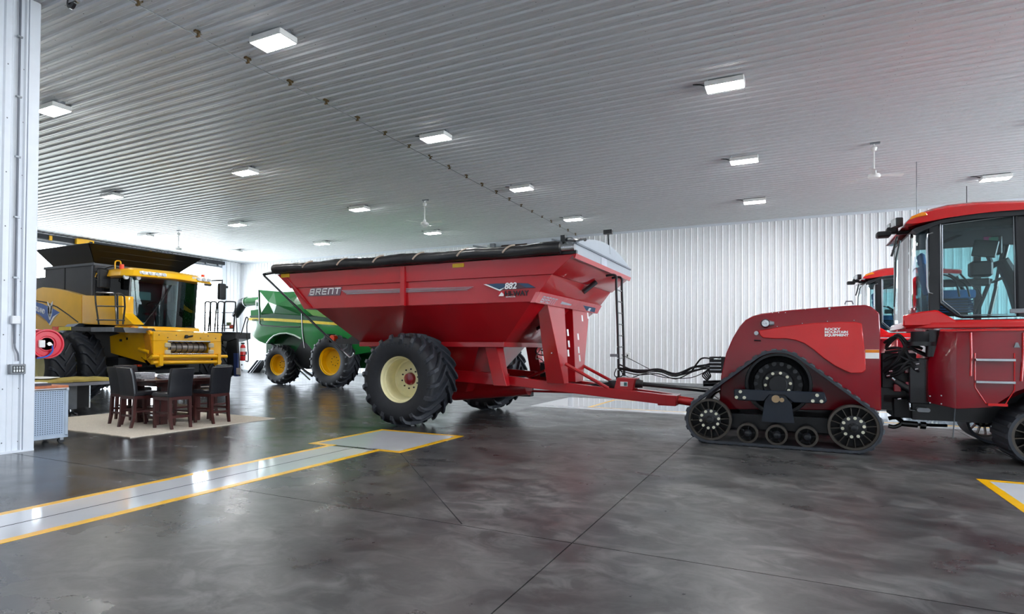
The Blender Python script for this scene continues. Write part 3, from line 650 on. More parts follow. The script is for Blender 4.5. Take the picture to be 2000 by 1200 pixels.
# sight windows in the front plates
def slot(px0, py0, px1, py1, plane, parent, nm):
    a, b_ = plane(px0, py0), plane(px1, py1); d = (b_-a).normalized(); n = Vector((1, 0, -.75)).normalized(); s_ = d.cross(n)*.055
    MB().tube([a+n*.004, b_+n*.004], .05, 10).build(nm, BLK, parent)
def fplane(px, py):
    p0 = Vector((XF0, yc, ZT)); n = Vector((1, 0, -(XF0+4.3)/(ZT-ZB))); d = ray(px, py); return CAM + d*((p0-CAM).dot(n)/d.dot(n))
slot(1139, 571, 1164, 551, fplane, cart, 'sight_window')
def hplane(px, py):
    p0 = Vector((-4.32, yc, ZB)); n = Vector((1, 0, -(-4.32+5.2)/(ZB-ZL))); d = ray(px, py); return CAM + d*((p0-CAM).dot(n)/d.dot(n))
slot(1047, 642, 1068, 628, hplane, cart, 'sight_window')
# grey front end cap carrying the tarp bow
pr = [(NY+.02, 3.27), (NY+.02, 3.40)]+[(NY+.02+(FY-NY-.04)*i/16, 3.40+.34*math.sin(PI*i/16)**.75) for i in range(1, 16)]+[(FY-.02, 3.40), (FY-.02, 3.27)]
pr = [(NY, 3.27), (NY, 3.45)]+[(NY+(FY-NY)*i/16, 3.45+.30*math.sin(PI*i/16)**.8) for i in range(1, 16)]+[(FY, 3.47), (FY, 3.27)]
cap = MB().prism_x(pr, XF0-.05, XF0+.015).build('front_end_cap', CAPG, cart)
MB().box(XF0-.03, XF0+.035, NY, FY, 3.44, 3.475).build('cap_flange', mat('cap_edge', '5E656E', .4), cap)
pw = AX(1180, 513, XF0+.02); MB().prism_x(rrect(pw.y-.2, pw.y+.2, pw.z-.08, pw.z+.09, .04), XF0+.0, XF0+.022).build('cap_window', DECALG, cap)
pr2 = [(NY, 3.27), (NY, 3.4)]+[(NY+(FY-NY)*i/16, 3.4+.3*math.sin(PI*i/16)**.8) for i in range(1, 16)]+[(FY, 3.4), (FY, 3.27)]
MB().prism_x(pr2, XR0+.02, XR0+.06).build('rear_end_cap', CAPG, cart)
# tarp arched over the bows, rolled at the near edge
rings = []
NX = 60
for i in range(NX+1):
    x = XR0+.03+(XF0-.12-XR0-.03)*i/NX; rg = []
    for j in range(15):
        u = j/14; y = NY+(FY-NY)*u
        z = 3.28+.04+.36*math.sin(PI*u)**.75+.012*math.sin(i*.9+j)*math.sin(PI*u)-.05*abs(math.sin(PI*i/12))*(u > .05)*(u < .95)*.5
        rg.append((x, y, z))
    rings.append(rg+[(x, FY, 3.27), (x, NY, 3.27)])
MB().loft(rings).build('tarp', TARP, cart)
rp, rr_ = [], []
for i in range(90):
    x = XR0-.02+(XF0-.22-XR0)*i/89; rp.append((x, NY-.055, 3.375+.012*math.sin(i*.31))); rr_.append(.112+.003*math.sin(i*1.7)+.003*math.sin(i*.6))
roll = MB().tube(rp, rr_, 14).build('tarp_roll', TARP, cart)
for px in (602, 669, 739, 817, 903, 992):
    a = AY(px, 505, NY-.06); q = []
    for k in range(7):
        t_ = .05+k*.29; q.append((a.x+.14-.2*k/6, NY-.055-.118*math.sin(t_), 3.375+.118*math.cos(t_)))
    MB().tube(q, .017, 6).build('strap', STRAP, roll)
MB().cyl((XF0-.24, NY-.055, 3.375), (XF0+.02, NY-.055, 3.375), .06, n=14).build('roll_tube_end', CHROME, cart)
MB().box(XF0-.32, XF0+.03, NY-.02, NY+.06, 3.27, 3.33).build('roll_bracket', BLK, cart)
MB().tube(smooth([(XF0-.3, NY+.15, 3.50), (XF0-.18, NY+.1, 3.55), (XF0-.1, NY+.3, 3.56), (XF0+.03, NY+.5, 3.6)], 4), .03, 8).box(XF0-.28, XF0-.2, NY+.02, NY+.12, 3.5, 3.62).build('tarp_latch', BLK, cart)
# tarp arm and crank rod at the rear
A = lambda px, py: AY(px, py, NY-.2)
MB().tube([AY(548, 530, NY-.05), AY(520, 535, NY-.12), A(515, 537)], .035, 8).build('tarp_arm', BLK, cart)
MB().tube([A(516, 539), A(600, 620), A(672, 689)], .024, 8).build('crank_rod', BLK, cart)
MB().tube([A(660, 677), A(683, 698), A(688, 697), A(692, 690)], .018, 8).build('crank_handle', CHROME, cart)
for px, py, w_ in ((556, 538, 8), (894, 518, 11)):
    a, b_ = AY(px-w_, py-2.5, NY-.03), AY(px+w_, py+3.5, NY-.03); MB().box(a.x, b_.x, NY-.018, NY, b_.z, a.z).build('reflector', mat('yellow_reflector', 'E6B51C', .4), cart)
# ------------------------------------------------ decals and lettering on the near side
nn = Vector((0, -1, 0)); ux = Vector((1, 0, 0)); uz = Vector((0, 0, 1)); yd = NY+.035
def sidep(px, py): return AY(px, py, yd)
a = sidep(604, 577)
dec = MB().prism_y(XZ([(601, 579), (609, 563), (668, 561), (664, 577)], yd), yd-.002, yd+.02).build('name_plate', mat('plate_grey', '6F5A66', .4), cart)
BL = {'B': [[(0,0),(0,1)],[(0,1),(.8,1),(.8,.55)],[(0,.52),(.85,.52),(.85,0),(0,0)]], 'R': [[(0,0),(0,1)],[(0,1),(.85,1),(.85,.5),(0,.5)],[(.45,.5),(.9,0)]],
      'E': [[(.85,1),(0,1),(0,0),(.85,0)],[(0,.5),(.75,.5)]], 'N': [[(0,0),(0,1),(.9,1),(.9,0)]], 'T': [[(0,1),(1,1)],[(.5,1),(.5,0)]]}
def block_word(word, o, right, up, nrm, hgt, adv, sw, m, parent, shear=.25):
    o, right, up, nrm = Vector(o), Vector(right).normalized(), Vector(up).normalized(), Vector(nrm).normalized()
    for i, ch in enumerate(word):
        b = MB()
        for st in BL[ch]:
            for (x0, y0), (x1, y1) in zip(st[:-1], st[1:]):
                def P(x, y): return o + right*(i*adv + x*adv*.74 + y*hgt*shear) + up*(y*hgt)
                d = (P(x1, y1)-P(x0, y0)).normalized(); q = nrm.cross(d)*sw/2; e = d*sw*.45
                p0, p1 = P(x0, y0)-e, P(x1, y1)+e
                b.loft([[p0-q, p0+q, p1+q, p1-q], [p0-q+nrm*.004, p0+q+nrm*.004, p1+q+nrm*.004, p1-q+nrm*.004]])
        b.build('letter_'+ch.lower(), m, parent)
a, e_ = sidep(605.5, 576), sidep(668, 574); hh = sidep(605, 566).z-sidep(605, 576).z
block_word('BRENT', a+Vector((0, -.006, 0)), ux, uz, nn, hh, (e_.x-a.x)/5.15, .026, DECALW, dec)
# pinstripes fading to the right
for q in range(4):
    l0 = sidep(668+q*3, 568.5+q*2.2); l1 = sidep(925-q*4, 561+q*2.0)
    MB().loft([[l0, l0+uz*.012, l0+uz*.012-Vector((0,.014,0)), l0-Vector((0,.014,0))], [l1, l1+uz*.005, l1+uz*.005-Vector((0,.014,0)), l1-Vector((0,.014,0))]]).build('pinstripe', DECALG, cart)
MB().prism_y(XZ([(945, 556), (975, 554), (1010, 553), (1032, 554), (1046, 562), (1022, 563), (1005, 565), (985, 566), (976, 568)], yd), yd-.008, yd+.02).build('model_badge', mat('badge_dark', '4A3340', .35), cart)
MB().prism_y(XZ([(945, 556), (972, 554), (990, 556), (984, 563), (976, 567), (966, 562)], yd), yd-.010, yd-.007).build('badge_swoosh', DECALD, cart)
MB().prism_y(XZ([(1012, 554), (1030, 554), (1046, 562), (1028, 562), (1018, 557)], yd), yd-.010, yd-.007).build('badge_swoosh', DECALD, cart)
MB().prism_y(XZ([(945, 556), (950, 555.5), (976, 566), (986, 562), (977, 569)], yd), yd-.012, yd-.009).build('badge_edge', DECALW, cart)
text('model_number', '882', .165, sidep(985.5, 565)-Vector((0, .012, 0)), ux, uz, DECALW, cart, shear=.2, bold=.004)
a = sidep(973, 580); b_ = sidep(985, 569.5)
cr = MB().box(a.x, b_.x, yd-.006, yd+.01, a.z, b_.z).build('dealer_crest', DECALR, cart)
MB().prism_y([(a.x+.008, a.z+.008), (b_.x-.008, a.z+.008), (b_.x-.008, a.z+.045), (a.x+.075, a.z+.085), (a.x+.05, a.z+.06)], yd-.009, yd-.005).build('crest_mountain', DECALW, cr)
text('dealer_name', 'HI-WAY', .135, sidep(986, 579)-Vector((0, .004, 0)), ux, uz, DECALK, cart, bold=.003, wx=1.0)
text('dealer_subline', 'SERVICE LTD.', .034, sidep(988, 581.5)-Vector((0, .004, 0)), ux, uz, DECALW, cart)
# front lip lettering
fn = Vector((1, 0, -.6)).normalized(); fu = Vector((.11, 0, .19)).normalized(); fo = Vector((-4.232, NY+.35, 2.455)); fo = Vector((-4.225, NY+.25, 2.46))
block_word('BRENT', fo, (0, 1, 0), fu, fn, .11, .15, .022, DECALG, cart, shear=.2)
MB().loft([[fo+Vector((0, 1.0, 0))+fu*.03+fn*.002, fo+Vector((0, 1.0, 0))+fu*.09+fn*.002, fo+Vector((0, 1.6, 0))+fu*.07+fn*.002, fo+Vector((0, 1.6, 0))+fu*.04+fn*.002], [fo+Vector((0, 1.0, 0))+fu*.03+fn*.005, fo+Vector((0, 1.0, 0))+fu*.09+fn*.005, fo+Vector((0, 1.6, 0))+fu*.07+fn*.005, fo+Vector((0, 1.6, 0))+fu*.04+fn*.005]]).build('pinstripe', DECALG, cart)
MB().loft([[fo+Vector((0, 2.3, 0))+fu*.1+fn*.002, fo+Vector((0, 2.7, 0))+fu*-.01+fn*.002, fo+Vector((0, 3.3, 0))+fu*-.01+fn*.002, fo+Vector((0, 3.2, 0))+fu*.1+fn*.002], [fo+Vector((0, 2.3, 0))+fu*.1+fn*.005, fo+Vector((0, 2.7, 0))+fu*-.01+fn*.005, fo+Vector((0, 3.3, 0))+fu*-.01+fn*.005, fo+Vector((0, 3.2, 0))+fu*.1+fn*.005]]).build('badge_swoosh', DECALD, cart)
text('model_number', '882', .1, fo+Vector((0, 2.75, 0))+fn*.006, (0, 1, 0), fu, DECALW, cart, shear=.2, bold=.003)
# ------------------------------------------------ front uprights
XU = -4.12
def upright(o_t, i_t, o_b, i_b, side):
    zt, zb = 2.46, .88
    MB().loft([[(-4.5, o_b, zb), (XU, o_b, zb), (XU, i_b, zb), (-4.5, i_b, zb)], [(-4.5, o_t, zt), (XU-.16, o_t, zt), (XU-.16, i_t, zt), (-4.5, i_t, zt)]]).build('upright', RED, cart, bevel=.006)
upright(10.42, 11.36, 10.93, 11.18, -1); upright(12.98, 11.84, 12.1, 11.62, 1)
for py, yy in ((522, 10), ): pass
for px, py in ((1109, 650), (1111, 672), (1110, 690), (1129, 658), (1130, 684), (1132, 700), (1148, 617), (1137, 622)):
    p = AX(px, py, XU-.05)
    for q in range(3): p = AX(px, py, XU-.16*(p.z-.88)/1.58)
    d_ = Vector((-.16, 0, 1.58)).normalized(); n_ = Vector((1.58, 0, .16)).normalized(); y_ = Vector((0, .045, 0))
    MB().loft([[p-d_*.07-y_-n_*.003, p-d_*.07+y_-n_*.003, p+d_*.07+y_-n_*.003, p+d_*.07-y_-n_*.003], [p-d_*.07-y_+n_*.004, p-d_*.07+y_+n_*.004, p+d_*.07+y_+n_*.004, p+d_*.07-y_+n_*.004]]).build('warning_label', DECALW, cart)
for px, py in ((1076, 660), (1081, 690)): p = AY(px, py, 10.75); MB().cyl((p.x, p.y-.1, p.z), (p.x, p.y+.2, p.z), .012, n=8).build('bolt', CHROME, cart)
# braces, tongue, hitch
def beam(p0, p1, hw, hh, nm='beam', m=RED):
    p0, p1 = Vector(p0), Vector(p1); d = (p1-p0).normalized(); s_ = d.cross(uz).normalized()*hw; u = s_.cross(d).normalized()*hh
    return MB().loft([[p0-s_-u, p0+s_-u, p0+s_+u, p0-s_+u], [p1-s_-u, p1+s_-u, p1+s_+u, p1-s_+u]]).build(nm, m, cart, bevel=.008)
beam((-7.1, 10.75, 1.02), (-5.35, 10.85, .93), .09, .125, 'chassis_beam'); beam((-7.1, 12.45, 1.02), (-5.35, 12.35, .93), .09, .125, 'chassis_beam')
beam((-5.5, 10.95, .92), (-2.05, 11.42, .60), .08, .095, 'tongue_beam'); beam((-5.5, 12.25, .92), (-2.05, 11.78, .60), .08, .095, 'tongue_beam')
MB().box(-2.35, -2.0, 11.32, 11.88, .50, .70).build('tongue_head', RED, cart, bevel=.01)
MB().cyl((-2.0, 11.6, .6), (-1.72, 11.6, .57), .085, n=16).build('hitch_tube', BRED, cart)
MB().prism_y([(-1.72, .62), (-1.55, .60), (-1.45, .54), (-1.5, .48), (-1.72, .50)], 11.53, 11.67).build('hitch_clevis', BLK, cart)
MB().tube([AY(1104, 711, 11.0), AY(1188, 759, 11.2)], .035, 8).build('brace', RED, cart); MB().tube([AY(1128, 709, 12.3), AY(1208, 752, 12.1)], .035, 8).build('brace', RED, cart)
MB().tube([AY(1013, 745, 12.0), AY(1066, 724, 11.4)], .035, 8).build('brace', RED, cart)
# lower uprights between hopper ledge and chassis
for yy, sg in ((10.55, 1), (12.65, -1)):
    MB().loft([[(-5.52, yy, .82), (-5.22, yy, .82), (-5.22, yy+sg*.16, .82), (-5.52, yy+sg*.16, .82)], [(-5.66, yy-sg*.12, ZL-.05), (-5.40, yy-sg*.12, ZL-.05), (-5.40, yy+sg*.2, ZL-.05), (-5.66, yy+sg*.2, ZL-.05)]]).build('lower_upright', RED, cart, bevel=.006)
# axle, sump skirt, auger foot
MB().box(-7.35, -6.95, 10.3, 12.9, .72, 1.06).build('axle', RED, cart, bevel=.01)
MB().cyl((-7.1, 11.6, .55), (-5.2, 11.6, .75), .19, n=18).build('auger_tube', RED, cart)
MB().box(-5.6, -5.3, 11.9, 12.1, .5, .95).build('gear_box', BLKS, cart); MB().tube([(-5.4, 12.0, .62), (-3.4, 11.75, .66)], .025, 8).build('drag_link', RED, cart)
MB().box(-5.1, -4.6, 12.0, 12.7, .95, 1.25).build('valve_box', BLKS, cart)
for k in range(9):
    a0 = random.uniform(0, 6); pts = [Vector((-4.95+.05*k-.2+.14*math.cos(a0+q*1.1), 12.1+.05*k+.12*math.sin(q), 1.25+.07*q+.05*math.sin(a0+q*1.7))) for q in range(6)]
    MB().tube(smooth(pts, 4), .014, 6).build('hydraulic_hose', DECALW if k % 3 == 0 else BLKS, cart)
# driveline
MB().prism_y(XZ([(1140, 752), (1200, 745), (1232, 742), (1232, 760), (1200, 762), (1140, 756)], 11.5), 11.45, 11.75).build('driveline_guard', BLK, cart)
MB().prism_y(XZ([(1205, 738), (1240, 740), (1235, 768), (1198, 764)], 11.3), 11.3, 11.7).build('gearbox_cover', RED, cart, bevel=.01)
p = AY(1219, 751, 11.3); gl = MB().box(p.x-.075, p.x+.07, 11.288, 11.31, p.z-.04, p.z+.05).build('label_plate', DECALW, cart); MB().box(p.x+.0, p.x+.06, 11.284, 11.29, p.z-.03, p.z+.04).build('label_print', mat('label_teal', '3F6F70', .5), gl)
p0, p1 = AY(1238, 749, 11.5), AY(1390, 764, 11.62)
MB().cyl(p0, p0+(p1-p0)*.12, .1, .075, 14).build('pto_guard', BLKS, cart); MB().cyl(p0, p1, .042, n=12).build('pto_shaft', BLK, cart)
MB().box(-3.35, -2.95, 11.4, 11.85, .72, .95).build('pto_bearing', BLK, cart)
# ladder
lx = -3.32
for yy in (11.86, 12.3):
    MB().tube(smooth([(lx-.22, yy, 3.13), (lx-.06, yy, 3.14), (lx, yy, 3.08), (lx, yy, 2.9), (lx+.03, yy+.02, 1.9), (lx+.05, yy+.03, 1.0)], 5), .027, 8).build('ladder_rail', BLK, cart)
for k in range(8): MB().cyl((lx+.006*k, 11.86, 2.83-k*.24), (lx+.006*k, 12.32, 2.83-k*.24), .016, n=8).build('ladder_rung', CHROME, cart)
MB().box(lx-.12, lx+.04, 11.83, 11.87, 1.42, 1.48).build('ladder_clip', GREYM, cart); MB().cyl((lx+.04, 11.88, 1.0), (lx+.0, 11.75, .7), .04, n=8).build('ladder_foot', BLK, cart)
p = AX(1188, 455, XF0); p2 = AX(1190, 497, XF0)
MB().tube([(XF0, p2.y, p2.z), (XF0, p.y, p.z)], .022, 8).box(XF0-.08, XF0+.1, p.y-.09, p.y-.0, p.z-.04, p.z+.05).build('camera_post', BLK, cart)
# rear light bracket
lb = MB().box(-9.55, -8.3, 10.35, 10.55, 1.66, 1.78).build('light_bracket', BLK, cart)
a = AY(646, 661, 10.3)
MB().cyl((a.x+.03, 10.3, a.z), (a.x+.03, 10.42, a.z), .075, n=18).build('marker_lamp', ORED, lb); MB().box(a.x-.12, a.x-.05, 10.3, 10.5, a.z-.1, a.z+.1).build('lamp_guard', BLK, lb)
MB().prism_y([(-9.2, 1.78), (-8.9, 1.95), (-8.5, 1.8), (-7.9, 1.3), (-8.2, 1.3), (-8.6, 1.66)], 10.36, 10.54).build('bracket_gusset', BLK, lb)
# wheels
for s, y0 in ((-1, 9.90), (1, 13.4)):
    c = Vector((-7.13, y0, .945)); tyre(cart, c, .945, .92, .47, 20, lugA=.46, lugH=.07, lugW=.08, sep=True, sgn=1)
    rim(cart, c, .47, .92, s, RIMC, dish=-.02, hubm=DRED, bolts=10, hub_r=.135, bolt_r=.2)
# raised lettering on the near tyre
ty_ = None
for o in cart.children:
    if o.name.startswith('tyre') and ORG[o].y < 11: ty_ = o
for i, ch in enumerate('900/60R32'):
    an = math.radians(112-i*6.6); r_ = .70; c = Vector((-7.13, 9.90-.92*.503, .945))
    text('size_lettering', ch, .085, c+Vector((r_*math.cos(an), 0, r_*math.sin(an)))-Vector((math.sin(an), 0, -math.cos(an)))*.025, (math.sin(an), 0, -math.cos(an)), (math.cos(an), 0, math.sin(an)), LUGM, ty_, depth=.008)
# hose bundle to the tractor
hb = thing('hose_bundle', AY(1300, 735, 11.7), 'bundle of black hydraulic hoses from cart ladder to tractor', 'hose bundle')
base = [(1209, 718), (1245, 728), (1285, 724), (1320, 734), (1355, 722), (1385, 715), (1405, 708)]
for k in range(6):
    pts = [AY(px, py+random.uniform(-3, 4)+(k-2.5)*1.2, 11.6+.03*k) for px, py in base]
    pts[-1] = AY(1408, 697+k*5, 11.6+.03*k)
    MB().tube(smooth(pts, 5), .017 if k < 4 else .011, 6).build('hose', BLKS, hb)
MB().tube(smooth([AY(1209, 718, 11.7), AY(1214, 727, 11.7), AY(1232, 738, 11.7), AY(1262, 730, 11.7), AY(1300, 738, 11.7), AY(1350, 738, 11.7), AY(1385, 722, 11.7)], 5), .008, 6).build('thin_cable', BLKS, hb)
MB().tube([AY(1214, 693, 11.9), AY(1268, 721, 11.9)], .008, 6).build('thin_cable', BLKS, hb)
MB().tube(smooth([AY(1204, 720, 11.7), AY(1200, 732, 11.7), AY(1206, 738, 11.7), AY(1216, 733, 11.7), AY(1212, 722, 11.7)], 4), .012, 6).build('hose_loop', BLKS, hb)
# ================================================================== articulated tracked tractor
TY = 11.7
tr = thing('tracked_tractor', (1.6, TY, 0), 'red articulated tractor on rubber tracks hitched to the grain cart', 'tractor')
def hull(pts):
    pts = sorted(set((round(x, 5), round(z, 5)) for x, z in pts)); 
    def half(ps):
        h = []
        for p in ps:
            while len(h) > 1 and (h[-1][0]-h[-2][0])*(p[1]-h[-2][1])-(h[-1][1]-h[-2][1])*(p[0]-h[-2][0]) <= 0: h.pop()
            h.append(p)
        return h
    a, b = half(pts), half(pts[::-1]); return a[:-1]+b[:-1]
def track_path(cx, off):
    P = []
    for (x, z, r) in ((cx, 1.03, .50), (cx-1.045, .405, .335), (cx+1.05, .405, .335)):
        P += arc(x, z, r+off, 0, 360, 72)[:-1]
    h = hull(P)
    # even resampling
    L = [0]; n = len(h)
    for i in range(n): L.append(L[-1]+math.dist(h[i], h[(i+1) % n]))
    return h, L
def resample(h, L, k):
    out = []; T = L[-1]; n = len(h); i = 0
    for q in range(k):
        s = T*q/k
        while L[i+1] < s: i += 1
        t = (s-L[i])/max(1e-9, L[i+1]-L[i]); a, b = h[i], h[(i+1) % n]; out.append((a[0]+(b[0]-a[0])*t, a[1]+(b[1]-a[1])*t))
    return out
def wheel_spoked(parent, name, c, R, side, spokes, rimm, w=.1, hub=.16, bolts=10):
    c = Vector(c); s = side
    o = MB().lathe([(R, -w*.5), (R, w*.5), (R-.035, w*.5), (R-.045, 0), (R-.035, -w*.5), (R, -w*.5)], c, 'Y', 40).build(name, rimm, parent)
    MB().lathe([(hub*1.15, -w*.3), (hub*1.15, s*w*.35), (hub*.8, s*w*.42), (.07, s*w*.45), (.065, s*w*.8), (.04, s*w*1.05), (0, s*w*1.1)], c, 'Y', 28).build('hub', BLK, o)
    for k in range(spokes):
        a = 2*PI*k/spokes+.1; d = Vector((math.cos(a), 0, math.sin(a))); p0, p1 = c+d*hub, c+d*(R-.03); e = Vector((-d.z, 0, d.x))*.006; y = Vector((0, w*.35, 0))
        MB().loft([[p0-e-y, p0+e-y, p0+e+y, p0-e+y], [p1-e-y, p1+e-y, p1+e+y, p1-e+y]]).build('spoke', DSTEEL if R > .3 else BLK, o)
    if s < 0: MB().lathe([(R-.04, -s*w*.42), (R*.5, -s*w*.46), (.0, -s*w*.46)], c, 'Y', 32).build('inner_disc', BLKS, o)
    for k in range(bolts):
        a = 2*PI*k/bolts+.15; p = c+Vector((math.cos(a)*hub*.93, s*w*.38, math.sin(a)*hub*.93)); MB().cyl(p, p+Vector((0, s*.022, 0)), .024, n=10).build('bolt', mat('bolt_cream', 'CFCDB8', .4), o)
    return o
def track(cx, y0, y1, side, lugs):      # side -1: outer face towards the camera
    yo = y0 if side < 0 else y1
    ho, Lo = track_path(cx, .055); hi, Li = track_path(cx, .015); K = 120
    o_, i_ = resample(ho, Lo, K), resample(hi, Li, K)
    rings = [[(a[0], y0, a[1]), (a[0], y1, a[1]), (b[0], y1, b[1]), (b[0], y0, b[1])] for a, b in zip(o_, i_)]
    belt = MB().loft(rings, closed=True).build('track_belt', BELT, tr, origin=(cx, TY, 0))
    if lugs:
        me = None; N = 46; s_ = resample(ho, Lo, N*4)
        for k in range(N):
            a, b = s_[(4*k-1) % (4*N)], s_[(4*k+1) % (4*N)]; p = s_[4*k]; an = math.atan2(b[1]-a[1], b[0]-a[0])
            if me is None:
                q = MB().loft([[(-.045, y0-TY, 0), (.045, y0-TY, 0), (.045, y1-TY, 0), (-.045, y1-TY, 0)], [(-.028, y0-TY+.02, -.022), (.028, y0-TY+.02, -.022), (.028, y1-TY-.02, -.022), (-.028, y1-TY-.02, -.022)]])
                me = bpy.data.meshes.new('track_lug'); me.from_pydata(q.v, [], q.f); me.materials.append(BELT)
            l = bpy.data.objects.new('track_lug', me); reg(l, belt, (p[0], TY, p[1])); l.rotation_euler = (0, -an, 0)
    yw_ = yo-side*.1
    for x in (cx-1.045, cx+1.05): wheel_spoked(tr, 'idler_wheel', (x, yw_, .405), .335+.012, side, 16, DSTEEL, w=.16, hub=.155, bolts=10)
    for x in (cx-.455, cx-.02, cx+.415): wheel_spoked(tr, 'road_wheel', (x, yw_, .215), .165, side, 5, DSTEEL, w=.14, hub=.05, bolts=0)
    # sprocket
    c = Vector((cx, yo-side*.17, 1.03)); dw = MB().lathe([(.50, -.1), (.50, .1), (.46, .1), (.44, .05), (.44, -.1)], c, 'Y', 48).build('drive_wheel', BLK, tr)
    MB().lathe([(.45, -side*.06), (.38, -side*.03), (.36, side*.02), (.24, side*.0), (.22, side*.07), (.15, side*.08), (.14, side*.12), (.13, side*.13), (0, side*.14)], c, 'Y', 40).build('sprocket_disc', BLKS, dw)
    for k in range(18):
        a = 2*PI*k/18; p = c+Vector((math.cos(a)*.33, side*.02, math.sin(a)*.33)); MB().cyl(p-Vector((0, .02, 0)), p+Vector((0, side*.04, 0)), .035, n=10).build('sprocket_pin', BLK, dw)
    for k in range(10):
        a = 2*PI*k/10+.1; p = c+Vector((math.cos(a)*.185, side*.075, math.sin(a)*.185)); MB().cyl(p, p+Vector((0, side*.022, 0)), .024, n=10).build('bolt', MATS['bolt_cream'], dw)
    # undercarriage frame
    ys = sorted((yo-side*.02, yo-side*.12)); X = lambda v: cx+v
    fr = MB().prism_y([(X(-.66), .80), (X(-.66), .93), (X(.66), .93), (X(.70), .80), (X(.66), .75), (X(.22), .75), (X(.1), .86), (X(-.12), .86), (X(-.2), .75), (X(-.6), .75)], *ys).build('undercarriage_beam', mat('beam_blue_black', '1C232E', .3, coat=.5), tr, bevel=.012)
    MB().prism_y([(X(-.14), .86), (X(.1), .86), (X(.2), .72), (X(.24), .42), (X(-.24), .42), (X(-.2), .72)], ys[0]+.02, ys[1]+.06).build('pivot_arm', MATS['beam_blue_black'], fr)
    MB().prism_y([(X(-1.0), .35), (X(-.7), .5), (X(.7), .5), (X(1.0), .35), (X(.9), .26), (X(-.9), .26)], y0+.3, y1-.3).build('roller_frame', BLK, fr)
    for bx, bz in ((-.56, .895), (-.62, .80), (-.5, .80), (.56, .88), (.5, .79), (.62, .79)):
        MB().cyl((X(bx), yo-side*.02, bz), (X(bx), yo+side*.012, bz), .026, n=12).build('bolt', MATS['bolt_cream'], fr)
    MB().cyl((X(-.03), yo-side*.02, .80), (X(-.03), yo+side*.03, .80), .06, n=16).cyl((X(.06), yo-side*.02, .785), (X(.06), yo+side*.02, .785), .035, n=12).build('pivot_pin', mat('pin_bronze', 'B59B7A', .35, metal=.7), fr)
track(-.215, 10.25, 11.0, -1, True); track(-.215, 12.4, 13.15, 1, False); track(4.12, 10.25, 11.0, -1, True); track(4.12, 12.4, 13.15, 1, False)
# ------------------------------------------------ rear frame
BYN, BYF = 10.66, 12.74
rb = MB().prism_y(XZ([(1404, 800), (1408, 735), (1418, 690), (1431, 660), (1444, 638), (1456, 625), (1470, 617.5), (1487, 612.5), (1540, 606), (1600, 601), (1650, 597.5), (1690, 595.5), (1702, 599), (1718.5, 612), (1720, 650), (1722, 803)], BYN), BYN, BYF).build('rear_body', DRED, tr, bevel=.035, seg=3)
pn = XZ([(1481, 646), (1484, 655), (1490, 660.5), (1512, 662), (1535, 662), (1553, 665), (1570, 671), (1588, 683), (1608, 700), (1630, 715), (1650, 725), (1661, 729.5), (1684, 729), (1691, 723), (1690, 700), (1686, 660), (1683, 632), (1672, 629.5), (1640, 629), (1590, 631), (1530, 638)], BYN-.02)
pn_o = MB().prism_y(pn, BYN-.035, BYN+.02).build('side_panel', BRED, rb, bevel=.012)
a = lambda px, py: AY(px, py, BYN-.037)
for s_, py in (('ROCKY', 645.5), ('MOUNTAIN', 651.3), ('EQUIPMENT', 657.2)):
    text('dealer_lettering', s_, .052, a(1610.5, py), (1, 0, -.0), (0, 0, 1), DECALW, pn_o, bold=.0022, wx={'ROCKY': 1.25, 'MOUNTAIN': 1.17, 'EQUIPMENT': 1.18}[s_], depth=.003)
p, q = AY(1690, 683, BYN), AY(1717, 701, BYN)
st = MB().box(p.x, q.x, BYN-.012, BYN+.01, q.z, p.z).build('warning_label', DECALW, rb); MB().box(p.x, q.x, BYN-.014, BYN-.01, p.z-.05, p.z-.004).build('label_header', mat('label_orange', 'E88420', .4), st)
c = AY(1495, 632, BYN-.06); MB().lathe([(.0, -.03), (.06, -.03), (.075, 0), (.07, .06), (.04, .1)], c, 'Y', 20).build('work_lamp', BLK, rb); MB().lathe([(0, -.034), (.055, -.034), (.06, -.02)], c, 'Y', 20).build('lamp_lens', LENS, rb)
MB().cyl(c+Vector((.0, .02, 0)), c+Vector((.13, .04, 0)), .06, .03, 14).build('lamp_housing', GREYM, rb)
c = AY(1477, 651, BYN-.03); MB().cyl(c, c+Vector((0, .1, 0)), .035, n=12).build('hinge_knob', CHROME, rb)
MB().tube([AY(1473, 665, BYN-.03), AY(1486, 666, BYN-.03)], .012, 6).build('latch_bar', BLK, rb)
for px, py in ((1509, 611), (1521, 611), (1566, 604), (1573, 604), (1534, 611), (1620, 603), (1567, 632), (1616, 628), (1668, 626), (1518, 638)):
    c = AY(px, py, BYN-.005); MB().cyl(c+Vector((0, -.012, 0)), c+Vector((0, .05, 0)), .007 if py != 603 else .016, n=10).build('rivet', CHROME, rb)
p = AY(1650, 595, BYN+.2); MB().tube([p, p+Vector((.02, 0, .05)), p+Vector((.1, 0, .05)), p+Vector((.12, 0, 0))], .012, 8).build('fuel_cap_handle', GREYM, rb)
